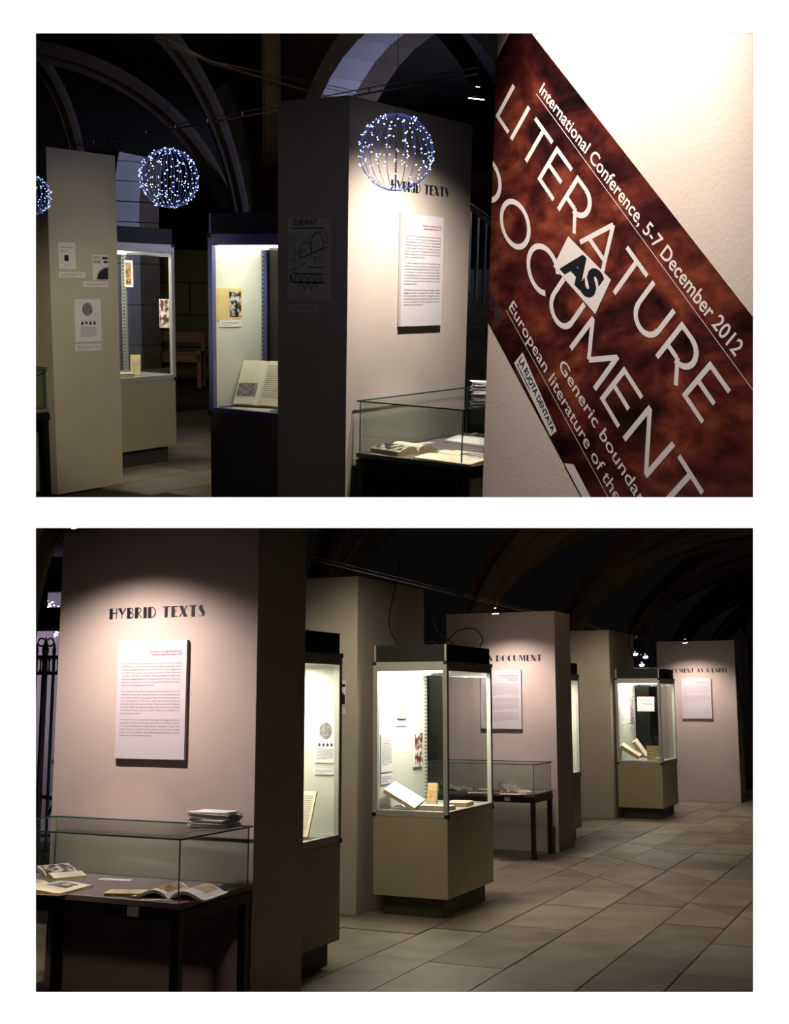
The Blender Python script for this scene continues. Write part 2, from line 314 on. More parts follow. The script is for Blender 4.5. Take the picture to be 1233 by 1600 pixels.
# ------------------------------------------------------------------ added white page-border wall, light-blocking slab and roof
def facade():
    rects = [(56, 1177, 52, 777), (56, 1177, 825, 1550)]     # openings in the 1233 x 1600 page
    D = 2.05; k = D / 1850.; TH = .12; SP = .14
    def P(px, py, d, g=0): return face_pt((px - 616.5) * k, (800 - py) * k, D + d)
    mb = MB(); X0, X1 = -3.6, 3.6; U1 = 4.5
    L = 616.5 + X0 / k; Rr = 616.5 + X1 / k; T0 = 800 - U1 / k; B0 = 800 + 1.84 / k
    xs = [L, 56, 1177, Rr]; ys = [T0, 52, 777, 825, 1550, B0]
    for i in range(3):
        for j in range(5):
            if i == 1 and j in (1, 3): continue
            mb.poly([P(xs[i], ys[j + 1], 0), P(xs[i + 1], ys[j + 1], 0), P(xs[i + 1], ys[j], 0), P(xs[i], ys[j], 0)])
    mb.build('border_wall', M['facade'], kind='structure')  # added wall standing in for the white page margins
    mb = MB()       # splayed reveals and inner face, black so no sun bounces in
    g = {0: 70, 1: 70}
    outs = []
    for a, b, c, d in rects:
        gt = 14 if c == 825 else 80; gb = 14 if d == 777 else 80
        o = (a - 80, b + 80, c - gt, d + gb); outs.append(o)
        N = [(a, c), (b, c), (b, d), (a, d)]; F = [(o[0], o[2]), (o[1], o[2]), (o[1], o[3]), (o[0], o[3])]
        for i in range(4):
            j = (i + 1) % 4; mb.poly([P(*N[i], .001), P(*N[j], .001), P(*F[j], TH), P(*F[i], TH)])
    xs = [L, outs[0][0], outs[0][1], Rr]; ys = [T0, outs[0][2], outs[0][3], outs[1][2], outs[1][3], B0]
    for i in range(3):
        for j in range(5):
            if i == 1 and j in (1, 3): continue
            mb.poly([P(xs[i], ys[j], TH), P(xs[i + 1], ys[j], TH), P(xs[i + 1], ys[j + 1], TH), P(xs[i], ys[j + 1], TH)])
    mb.build('border_wall_reveal', M['reveal'], kind='structure').name = 'border_wall_inner'
    # added wedge parting the two rooms' light, added roof against the sun
    def W(x, row, d): return face_pt(x, (800 - row) / 1850. * d, d)
    d0, d1 = 2.19, 34
    MB().hexa([W(-9, 790, d0), W(9, 790, d0), W(14, 790, d1), W(-14, 790, d1)], [W(-9, 782, d0), W(9, 782, d0), W(14, 782, d1), W(-14, 782, d1)]).build('blocking_slab', M['slab'], kind='structure')
    MB().hexa([face_pt(-14, 4.5, 2.05), face_pt(14, 4.5, 2.05), face_pt(14, 4.5, 34), face_pt(-14, 4.5, 34)], [face_pt(-14, 4.7, 2.05), face_pt(14, 4.7, 2.05), face_pt(14, 4.7, 34), face_pt(-14, 4.7, 34)]).build('blocking_slab', M['slab'], kind='structure')
facade()

# ------------------------------------------------------------------ stone floors, every flag a piece
def clip(poly, nx, ny, c):     # keep nx*x+ny*y <= c
    out = []
    for i, p in enumerate(poly):
        q = poly[(i + 1) % len(poly)]; a = nx * p[0] + ny * p[1] - c; b = nx * q[0] + ny * q[1] - c
        if a <= 0: out.append(p)
        if (a < 0 < b) or (b < 0 < a): t = a / (a - b); out.append((p[0] + (q[0] - p[0]) * t, p[1] + (q[1] - p[1]) * t))
    return out
def area(p): return abs(sum(p[i][0] * p[(i + 1) % len(p)][1] - p[(i + 1) % len(p)][0] * p[i][1] for i in range(len(p)))) / 2
def inset(p, g):
    if sum(p[i][0] * p[(i + 1) % len(p)][1] - p[(i + 1) % len(p)][0] * p[i][1] for i in range(len(p))) < 0: p = p[::-1]
    q = p
    for i in range(len(p)):
        a, b = p[i], p[(i + 1) % len(p)]; dx, dy = b[0] - a[0], b[1] - a[1]; d = math.hypot(dx, dy)
        if d < 1e-5: continue
        nx, ny = dy / d, -dx / d; q = clip(q, nx, ny, nx * a[0] + ny * a[1] - g)
    return q
def floor(mw, yaw, srange, trange, base_poly, vis, cw, diag, seed, n_max=300):
    """flags in courses along the room's long axis (yaw), cut here and there by diagonal joints"""
    rnd = random.Random(seed)
    fl = MB().prism(base_poly, -.06, -.012, lambda a, b, z: (a, b, z)).build('floor', M['grout'], mw=mw, kind='structure')
    cs, sn = math.sin(yaw), math.cos(yaw)      # long axis (cs, sn)
    def w(s, t): return (cs * s + sn * t, sn * s - cs * t)
    n = 0; t = trange[0]; k = 0; cells = []
    while t < trange[1]:
        wd_ = cw[k % len(cw)]; s = srange[0] + rnd.random() * .8; k += 1
        while s < srange[1]:
            ln = rnd.choice([.55, .7, .9, 1.15, 1.4]); cell = [(s, t), (s + ln, t), (s + ln, t + wd_), (s, t + wd_)]; s += ln
            parts = [cell]
            for s0 in diag:      # joint line s - s0 = -(t)   (45 degrees)
                np_ = []
                for c in parts:
                    for sg in (1, -1):
                        q = clip(c, sg * .707, sg * .707, sg * .707 * s0)
                        if len(q) > 2 and area(q) > .012: np_.append(q)
                parts = np_
            cells += parts
        t += wd_
    keep = []
    for c in cells:
        mx = sum(p[0] for p in c) / len(c); my = sum(p[1] for p in c) / len(c); X, Y = w(mx, my)
        if vis(X, Y): keep.append((Y, c))
    keep.sort(key=lambda z: z[0])
    for Y, c in keep[:n_max]:
        p = inset(c, .0045)
        if len(p) < 3: continue
        loop = [w(*q) for q in p]; z = rnd.uniform(-.0025, .0015)
        MB().prism(loop, -.03, z, lambda a, b, zz: (a, b, zz)).build('flagstone', M[rnd.choice(['stone', 'stone', 'stone2', 'stone3'])], fl)
    rest = MB()
    for Y, c in keep[n_max:]:
        p = inset(c, .004)
        if len(p) > 2: rest.prism([w(*q) for q in p], -.03, 0, lambda a, b, zz: (a, b, zz))
    if rest.v: rest.build('distant_flagstones', M['stone'], fl, kind='stuff')
    return fl
floor(MLO, YL, (4.2, 24), (-7, 5.5), [(-7, 2.46), (9, 2.46), (14, 26), (-7, 26)],
      lambda x, y: y > 5.4 and y < 23 and -.36 * y - .4 < x < .335 * y + .6 and not (x < -.1 * y - .2 and y > 8.2),
      [.50, .42, .55, .38, .47], [7.4, 9.6, 8.5, 13.9], 3)
floor(MUP, YU, (4.5, 21), (-9.5, -1.0), [(-6.5, 7.99), (3.5, 7.99), (6, 24), (-9, 24)],
      lambda x, y: y > 8.02 and y < 19 and -.31 * y < x < -.12 * y, [.52, .44, .56], [6.2, 9.9], 5, 120)

# ------------------------------------------------------------------ free-standing display walls
def display_wall(label, mw, x0, x1, y0, y1, z1, room, mt='paint'):
    """local prism; in the upper room its foot stands on the raked slab"""
    t = thing('display_wall', label, 'wall panel', mw)
    pts = [(x0, y0), (x1, y0), (x1, y1), (x0, y1)]
    Ml = (MUP.inverted() @ mw) if room == 'U' else mw
    def zb(a, b):
        if room != 'U': return 0
        w = Ml @ Vector((a, b, 0)); return max(0, slab_z(w.x, w.y) + .003)
    MB().hexa([(a, b, zb(a, b)) for a, b in pts], [(a, b, z1) for a, b in pts]).build('panel_body', M[mt], t, bevel=.002)
    return t
def heading(t, s, fn, width, cap, name='lettering'):
    mb = MB(); put_glyphs(mb, s, DECO, fn, width, cap); return mb.build(name, M['ink'], t)

F1 = frame(MLO, -.693, 6.01, YL)
w1 = display_wall('cream display wall headed HYBRID TEXTS behind the nearest table of the lower room', F1, -1.27, 0, 0, .5, 2.417, 'L')
heading(w1, 'HYBRID TEXTS', lambda a, b: (-.93 + a, -.002, 1.925 + b), .62, .058)
text_board('white text board with red quotation under HYBRID TEXTS in the lower room', F1 @ Matrix.Translation((-.848, 0, 1.192)), .438, .612, RED1, P1)
F2 = frame(MLO, -.27, 8.64, YL)
w2 = display_wall('olive-cream display wall between the two nearest glass cases of the lower room', F2, -1.0, 0, 0, 1.22, 2.39, 'L', 'paint_olive')
F3 = frame(MLO, 1.63, 12.1, YL)
w3 = display_wall('cream display wall headed AS DOCUMENT in the middle distance', F3, -1.19, 0, 0, .55, 2.39, 'L')
heading(w3, 'AS DOCUMENT', lambda a, b: (-.782 + a, -.002, 1.885 + b), .65, .062)
RED3 = ["Comme un livre qui vaudrait comme acte et", "non plus comme trace, le document", "est un instrument de lecture.", "(Joseph Kosuth, 1991)"]
P3 = P1[9:17] + [''] + P1[0:8] + [''] + P1[18:]
text_board('white text board under AS DOCUMENT, partly behind the lit glass case', F3 @ Matrix.Translation((-.80, 0, 1.2)), .44, .597, RED3, P3)
F4 = frame(MLO, 2.78, 15.42, YL)
w4 = display_wall('plain olive-cream display wall left of the farthest glass case', F4, -.70, 0, 0, 1.32, 2.387, 'L', 'paint_olive')
F5 = frame(MLO, 5.07, 17.76, YL)
w5 = display_wall('farthest cream display wall headed DOCUMENT AS A LABEL', F5, -1.16, 0, 0, .45, 2.37, 'L')
heading(w5, 'DOCUMENT AS A LABEL', lambda a, b: (-1.06 + a, -.002, 1.895 + b), .96, .062)
text_board('white text board under DOCUMENT AS A LABEL, farthest text board', F5 @ Matrix.Translation((-.80, 0, 1.21)), .44, .60, RED1, P1[9:17] + [''] + P1[18:])
# upper room
G1 = frame(MUP, -.240, 6.200, YU)
v1 = display_wall('cream display wall headed HYBRID TEXTS in the upper room, its dark side to the left', G1, -.46, 0, 0, 1.235, 2.414, 'U')
heading(v1, 'HYBRID TEXTS', lambda a, b: (.002, .385 + a, 1.985 + b), .60, .053)
TURN = Matrix(((0, -1, 0, 0), (1, 0, 0, 0), (0, 0, 1, 0), (0, 0, 0, 1)))    # -y front turned to +x front
text_board('white text board with red quotation under the string-light globe in the upper room', G1 @ Matrix.Translation((0, .47, 1.262)) @ TURN, .432, .608, RED1, P1)
G2 = frame(MUP, -2.32, 8.14, YU)
v2 = display_wall('olive display wall with small prints at the left of the upper room', G2, -.55, 0, 0, .615, 2.338, 'U', 'paint_olive')

# ------------------------------------------------------------------ small prints and captions on the walls
def sheet(name, label, cat, mw, w, hgt, m='paper', thick=.004, group=None):
    t = thing(name, label, cat, mw, group)
    MB().box(0, w, -thick, -.0005, 0, hgt).build('sheet', M[m], t); return t
def lines(t, w, hgt, y0, y1, n, m='ink_grey', x0=.08, x1=.92, seed=1, y=-.0048):
    """rows of small print as word-length dashes"""
    rnd = random.Random(seed); mb = MB()
    for i in range(n):
        z = y0 + (y1 - y0) * (i / max(1, n - 1)); x = x0 * w; end = x1 * w if i < n - 1 else w * (x0 + (x1 - x0) * .6)
        lh = abs(y1 - y0) / max(n, 2) * .38
        while x < end:
            l = min(rnd.uniform(.03, .1) * w, end - x); mb.poly([(x, y, z), (x + l, y, z), (x + l, y, z + lh), (x, y, z + lh)]); x += l + .02 * w
    return mb.build('small_print', M[m], t)
def pic(t, m, x0, x1, z0, z1, y=-.0048, name='picture'): return MB().poly([(x0, y, z0), (x1, y, z0), (x1, y, z1), (x0, y, z1)]).build(name, M[m], t)
def caption(label, mw, w, hgt, seed=1):
    t = sheet('caption_card', label, 'label', mw, w, hgt, 'paper'); lines(t, w, hgt, hgt * .68, hgt * .25, 3, seed=seed); return t
def GX(F, y, z): return F @ Matrix.Translation((0, y, z)) @ TURN
def GF(F, x, z): return F @ Matrix.Translation((x, 0, z))
t = sheet('title_page', 'small white title page with a dark square, upper left on the olive wall', 'print', GX(G2, .075, 1.546), .148, .18)
lines(t, .148, .18, .145, .12, 2, seed=4, x0=.15, x1=.85); pic(t, 'ink', .05, .085, .055, .095); lines(t, .148, .18, .03, .025, 2, seed=5, x0=.3, x1=.7)
caption('caption card below the small title page with the dark square', GX(G2, .073, 1.489), .23, .04, 6)
t = sheet('print', 'white print with black lettering and half a black cog wheel on the olive wall', 'print', GX(G2, .376, 1.478), .143, .172)
mb = MB(); f = lambda a, b: (a, -.005, b)
put_text(mb, 'LOTTO', f, width=.06, cap=.018, x0=.008, y0=.143, bold=.02); put_text(mb, 'PAGINA', f, width=.066, cap=.018, x0=.008, y0=.115, bold=.02)
mb.poly([(.085, -.005, .143), (.14, -.005, .143), (.14, -.005, .160), (.085, -.005, .160)]); mb.poly([(.10, -.005, .117), (.14, -.005, .117), (.14, -.005, .132), (.10, -.005, .132)])
pts = [(.141, .004)]
for i in range(0, 19):
    a = 90 + i * 5; r = .098 if i % 2 else .115; pts += [(.141 + r * math.cos(R(a)) if i else .141, .004 + r * .8 * math.sin(R(a)))]
mb.poly([(x, -.005, z) for x, z in pts]); mb.build('printed_design', M['ink'], t)
caption('caption card below the cog wheel print', GX(G2, .287, 1.425), .228, .042, 7)
t = sheet('book_page', 'large white page with an oval engraving and four small emblems on the olive wall', 'print', GX(G2, .20, 1.05), .24, .295)
mb = MB(); mb.poly([(.115 + .048 * math.cos(R(a)), -.005, .225 + .046 * math.sin(R(a))) for a in range(0, 360, 15)]); mb.build('engraving', M['photo_grey'], t)
mb = MB()
for k in range(4):
    cx = .065 + k * .037
    mb.poly([(cx - .011, -.005, .118), (cx + .011, -.005, .14), (cx + .011, -.005, .118), (cx - .011, -.005, .14)]) if k == 1 else [mb.poly([(cx - .012, -.005, .124), (cx + .012, -.005, .124), (cx + .012, -.005, .134), (cx - .012, -.005, .134)]), mb.poly([(cx - .005, -.0052, .115), (cx + .005, -.0052, .115), (cx + .005, -.0052, .143), (cx - .005, -.0052, .143)])]
mb.build('emblems', M['ink'], t); lines(t, .24, .295, .098, .035, 9, seed=8, x0=.2, x1=.8); lines(t, .24, .295, .275, .27, 2, seed=9, x0=.1, x1=.5)
caption('caption card below the page with the oval engraving', GX(G2, .198, .985), .236, .05, 10)
# poster drawing on the dark side of the upper HYBRID wall
t = sheet('ink_drawing', 'white print of inked arches lettered SUBWAY on the dark wall side', 'print', GF(G1, -.388, 1.40), .285, .42)
mb = MB(); f = lambda a, b: (a, -.005, b)
put_text(mb, 'SUBWAY', f, width=.16, cap=.034, x0=.035, y0=.382, bold=.01); mb.poly([(.025, -.005, .367), (.235, -.005, .367), (.235, -.005, .372), (.025, -.005, .372)])
def stroke(pts, w=.004):
    for q in band(pts, w): mb.poly([(a, -.005, b) for a, b in q])
stroke([(.085, .215), (.26, .275)], .005); stroke(arc(.115, .255, .038, .042, 0, 200)); stroke([(.077, .25), (.085, .215)]); stroke(arc(.195, .30, .038, .045, -10, 190)); stroke([(.157, .30), (.157, .24)]); stroke([(.233, .30), (.235, .265)])
stroke([(.02, .15), (.10, .18), (.115, .195)]); stroke([(.14, .17), (.25, .17)]); stroke([(.035, .137), (.24, .137)], .005); stroke([(.035, .091), (.25, .091)], .006)
for k in range(4): stroke(arc(.064 + k * .047, .094, .020, .038, 0, 180), .004); stroke(arc(.064 + k * .047, .094, .011, .022, 0, 180), .002)
for k in range(3): stroke(arc(.09 + k * .045, .048, .019, .038, 0, 180), .004)
put_text(mb, '5', f, cap=.034, x0=.012, y0=.092, bold=.02); put_text(mb, 'EXIT', lambda a, b: (.262 - b, -.005, .29 + a), width=.06, cap=.012, bold=.01)
rnd = random.Random(3)
for k in range(70):
    a, b = rnd.uniform(.02, .25), rnd.uniform(.19, .35); stroke([(a, b), (a + rnd.uniform(-.014, .014), b + rnd.uniform(-.014, .014)), (a + rnd.uniform(-.02, .02), b + rnd.uniform(-.01, .02))], .0016)
put_text(mb, 'carlo belloli', f, cap=.006, x0=.09, y0=.018, bold=.02); stroke([(.02, .008), (.26, .008)], .0015)
mb.build('ink_drawing_lines', M['ink'], t)
caption('caption card below the SUBWAY print on the dark wall side', GF(G1, -.38, 1.335), .195, .042, 11)
# prints on the second wall of the lower room
t = sheet('print', 'narrow print with black shapes beside the half-hidden glass case of the lower room', 'print', GF(F2, -.22, 1.457), .13, .178)
pic(t, 'ink', .02, .125, .005, .075); pic(t, 'ink', .04, .125, .13, .15)
mb = MB()
for k in range(4): mb.box(.035 + k * .022, .047 + k * .022, -.0056, -.0045, .07, .088)
mb.build('cog_teeth', M['ink'], t); caption('caption card under the print with black shapes by the half-hidden case', GF(F2, -.26, 1.395), .175, .04, 12)

# ------------------------------------------------------------------ glass cases
def light_area(name, parent, loc, sx, sy, e, col):
    l = bpy.data.lights.new(name, 'AREA'); l.shape = 'RECTANGLE'; l.size = sx; l.size_y = sy; l.energy = e; l.color = col
    o = bpy.data.objects.new(name, l); C.objects.link(o); o.parent = parent; o.location = loc; return o
def glass_case(label, mw, w, d, room='L', back='left', energy=10, blue=False, zs=1.0, backd=None):
    """vitrine: local x -w..0, y 0..d; lit from its cap, one lined side"""
    t = thing('display_case', label, 'glass case', mw); p = .035; r = .034
    zc, zf, zt, zk, zz = .135, .68, 1.70, 1.765, 1.887
    fz = lambda z: 1.5 + (z - 1.5) * zs
    zc, zf, zt, zk, zz = map(fz, (zc, zf, zt, zk, zz)); metal = M['alu_blue'] if blue else M['alu']
    Ml = MUP.inverted() @ mw if room == 'U' else mw
    pts = [(-w + .055, .055), (-.055, .055), (-.055, d - .055), (-w + .055, d - .055)]
    def zb(a, b):
        if room != 'U': return 0
        q = Ml @ Vector((a, b, 0)); return max(0, slab_z(q.x, q.y) + .003)
    lo = [zb(a, b) for a, b in pts]
    if max(lo) < zc - .02: MB().hexa([(a, b, z) for (a, b), z in zip(pts, lo)], [(a, b, zc) for a, b in pts]).build('plinth', M['dark_base'], t)
    cp = [(-w + .004, .004), (-.004, .004), (-.004, d - .004), (-w + .004, d - .004)]
    MB().hexa([(a, b, max(zc, zb(a, b))) for a, b in cp], [(a, b, zf) for a, b in cp]).build('cabinet', M['cab_dark' if blue else 'laminate'], t, bevel=.002)
    MB().box(-w + .03, -.03, .03, d - .03, zf + .02, zf + .034).build('case_floor', M['case_floor'], t)
    for nm, z0, z1 in (('bottom_rail', zf + .001, zf + .042), ('top_rail', zt, zk)):
        for k, (a0, a1, b0, b1) in enumerate(((-w, 0, 0, r), (-w, 0, d - r, d), (-w, -w + r, r, d - r), (-r, 0, r, d - r))):
            MB().box(a0, a1, b0, b1, z0, z1).build(nm, metal, t, bevel=.0015)
    for a in (-w, -r):
        for b in (0, d - r): MB().box(a, a + r, b, b + r, zf + .042, zt).build('post', metal, t, bevel=.0015)
    for a in (-w - .004, -.026):
        for b in (-.004, d - .026):
            for z in (zf - .004, zk - .022): MB().box(a, a + .03, b, b + .03, z, z + .026).build('corner_block', M['black'], t)
    MB().box(-w + .012, -.012, .012, d - .012, zk + .001, zz).build('cap_box', M['black'], t, bevel=.002)
    for a in (-w + .006, -.02): MB().box(a, a + .014, .006, .02, zk + .001, zz).build('cap_corner_strip', metal, t)
    MB().box(-w + r, -r, r, d - r, zt + .02, zt + .03).build('light_housing', M['black'], t)
    MB().box(-w + r + .01, -r - .01, r + .004, r + .05, zt - .012, zt + .018).build('tube_light', M['strip'], t)
    MB().box(-w + r + .01, -w + r + .05, r + .06, d - r - .01, zt - .012, zt + .018).build('tube_light', M['strip'], t)
    light_area('case_lamp', t, (-w / 2, d / 2, zt - .02), w * .6, d * .6, energy * 1.35, (1, .95, .80))
    g0, g1 = zf + .042, zt
    side = {'left': (-w + .014, -w + .022, r, d - r), 'right': (-.022, -.014, r, d - r), 'front': (-w + r, -r, .014, .022), 'back': (-w + r, -r, d - .022, d - .014)}
    for k, (a0, a1, b0, b1) in side.items():
        if k == back: MB().box(a0, a1, b0, b1, g0, g1).build('lining_panel', M['inner'], t)
        else:
            # one thin pane
            if k in ('left', 'right'): x = (a0 + a1) / 2; q = [(x, b0, g0), (x, b1, g0), (x, b1, g1), (x, b0, g1)]
            else: y = (b0 + b1) / 2; q = [(a0, y, g0), (a1, y, g0), (a1, y, g1), (a0, y, g1)]
            MB().poly(q).build('glass_pane', M['glass'], t)
    # perforated shelf track in the inner corner
    tr = MB().box(-w + r, -w + r + .012, d - r - .016, d - r, g0, g1).build('shelf_track', metal, t)
    mb = MB()
    for k in range(34): mb.box(-w + r + .002, -w + r + .0125, d - r - .0165, d - r - .012, g0 + .02 + k * .028, g0 + .032 + k * .028)
    mb.build('track_slots', M['black'], tr, kind='stuff')
    return t, zf + .035
LW = .58; LD = .92
HA = frame(MLO, -.554, 6.58, YL); glass_case('half-hidden glass case between the HYBRID TEXTS wall and the olive wall of the lower room', HA, LD, .58, back='back', energy=14)
H1 = frame(MLO, .37, 8.45, YL); c1, zf1 = glass_case('brightly lit glass case on an olive cabinet, nearest whole one in the lower room', H1, LW, LD, back='left', energy=17)
HC = frame(MLO, 1.79, 12.66, YL); glass_case('glass case mostly hidden behind the AS DOCUMENT wall', HC, LD, .575, back='back', energy=14)
HD = frame(MLO, 3.39, 15.3, YL); glass_case('farthest fully visible glass case, left of the DOCUMENT AS A LABEL wall', HD, LW, LD, back='left', energy=10)
HE = frame(MLO, 5.17, 18.30, YL); glass_case('glass case seen as a lit edge right of the farthest display wall', HE, LD, .6, back='back', energy=12)
K1 = frame(MUP, -1.785 + 0, 9.81, YU) @ Matrix.Translation((0, -LD, 0)); glass_case('glass case on an olive cabinet right of the olive wall in the upper room', K1, LW, LD, 'U', back='front', energy=7, zs=1.0)
K2 = frame(MUP, -1.13, 7.32, YU) @ Matrix.Translation((.78, 0, 0)); glass_case('dark blue framed glass case in the middle of the upper room', K2, .78, .52, 'U', back='left', energy=3.2, blue=True, zs=1.0)

# ------------------------------------------------------------------ paper things
def P2(mw, x, y, z, rz=0, rx=0, ry=0): return mw @ Matrix.Translation((x, y, z)) @ Matrix.Rotation(R(rz), 4, 'Z') @ Matrix.Rotation(R(rx), 4, 'X') @ Matrix.Rotation(R(ry), 4, 'Y')
def open_book(label, mw, w=.2, hgt=.27, th=.016, page='paper_cream', cover='page_edge', lp=None, rp=None, curl=.03, lift=0, txt=True, seed=1, centre=True):
    """open book lying flat; spine along y; w = page width; lp/rp = (material, x0,x1,y0,y1) picture on the pages"""
    t = thing('open_book', label, 'book', mw @ Matrix.Translation((0, -hgt / 2 if centre else 0, 0))); n = 8
    def prof(a, sgn):     # height of the page surface at distance a from the spine
        u = a / w; l = lift if sgn < 0 else 0
        return th * (1 - .35 * u) + curl * math.sin(math.pi * min(1, u * 1.15)) * (1 - .35 * u) - th * .8 * math.exp(-u * 14) + l * u * u
    for sgn, nm in ((-1, 'left_pages'), (1, 'right_pages')):
        mb = MB(); V = []
        l = lift if sgn < 0 else 0
        top = [(sgn * a * w / n, prof(a * w / n, sgn)) for a in range(n + 1)]
        bot = [(sgn * a * w / n, .003 + max(0, prof(a * w / n, sgn) - th - .004) * (1 if (l or curl > .02) else 0)) for a in range(n + 1)]
        for i in range(n):
            a, b = top[i], top[i + 1]; c, d = bot[i], bot[i + 1]
            mb.poly([(a[0], 0, a[1]), (b[0], 0, b[1]), (b[0], hgt, b[1]), (a[0], hgt, a[1])][::(1 if sgn > 0 else -1)])
        mb.build(nm, M[page], t, smooth=True)
        mb = MB()
        for i in range(n):
            a, b = top[i], top[i + 1]; c, d = bot[i], bot[i + 1]
            for y in (0, hgt): mb.poly([(a[0], y, a[1]), (b[0], y, b[1]), (d[0], y, d[1]), (c[0], y, c[1])])
            mb.poly([(c[0], 0, c[1]), (d[0], 0, d[1]), (d[0], hgt, d[1]), (c[0], hgt, c[1])])
        a, c = top[n], bot[n]; mb.poly([(a[0], 0, a[1]), (a[0], hgt, a[1]), (c[0], hgt, c[1]), (c[0], 0, c[1])])
        mb.build('page_block', M['page_edge' if page != 'paper' else 'paper'], t)
        spec = lp if sgn < 0 else rp
        def onpage(m, x0, x1, y0, y1, nm):
            mb = MB(); k = 6
            for i in range(k):
                a = x0 + (x1 - x0) * i / k; b = x0 + (x1 - x0) * (i + 1) / k
                mb.poly([(sgn * a, y0, prof(a, sgn) + .0012), (sgn * b, y0, prof(b, sgn) + .0012), (sgn * b, y1, prof(b, sgn) + .0012), (sgn * a, y1, prof(a, sgn) + .0012)])
            mb.build(nm, M[m], t)
        if spec: onpage(spec[0], spec[1] * w, spec[2] * w, spec[3] * hgt, spec[4] * hgt, 'picture')
        elif txt:
            rnd = random.Random(seed); mb = MB()
            for i in range(16):
                y = hgt * (.88 - i * .047); a = .12 * w
                while a < .86 * w:
                    l2 = rnd.uniform(.04, .1) * w; b = min(a + l2, .88 * w)
                    mb.poly([(sgn * a, y, prof(a, sgn) + .001), (sgn * b, y, prof(b, sgn) + .001), (sgn * b, y + hgt * .012, prof(b, sgn) + .001), (sgn * a, y + hgt * .012, prof(a, sgn) + .001)]); a = b + .02 * w
            mb.build('small_print', M['ink_grey'], t)
    mb = MB(); mb.box(-w * 1.02, w * 1.02, -.003, hgt + .003, 0, .0028) if not lift else mb.box(0, w * 1.02, -.003, hgt + .003, 0, .0028)
    mb.build('cover', M[cover], t); return t
def closed_book(label, mw, w, hgt, th, cover, pm=None, band_=None):
    t = thing('book', label, 'book', mw)
    MB().box(-w / 2 + .003, w / 2 - .002, -hgt / 2 + .003, hgt / 2 - .003, .002, th - .002).build('page_block', M['page_edge'], t)
    mb = MB().box(-w / 2, w / 2, -hgt / 2, hgt / 2, 0, .002).box(-w / 2, w / 2, -hgt / 2, hgt / 2, th - .002, th).box(-w / 2, -w / 2 + .003, -hgt / 2, hgt / 2, .002, th - .002)
    mb.build('cover', M[cover], t)
    if pm: MB().poly([(-w * .36, -hgt * .36, th + .0008), (w * .36, -hgt * .36, th + .0008), (w * .36, hgt * .30, th + .0008), (-w * .36, hgt * .30, th + .0008)]).build('cover_picture', M[pm], t)
    return t
def flat_card(label, mw, w, hgt, seed=1, m='paper'):
    t = thing('caption_card', label, 'label', mw); MB().box(-w / 2, w / 2, -hgt / 2, hgt / 2, 0, .003).build('card', M[m], t)
    rnd = random.Random(seed); mb = MB()
    for i in range(2):
        a = -w * .45; y = hgt * (.12 - .3 * i)
        while a < w * .42: b = min(a + rnd.uniform(.04, .09) * w, w * .45); mb.poly([(a, y, .0036), (b, y, .0036), (b, y + hgt * .1, .0036), (a, y + hgt * .1, .0036)]); a = b + .015 * w
    mb.build('small_print', M['ink_grey'], t); return t

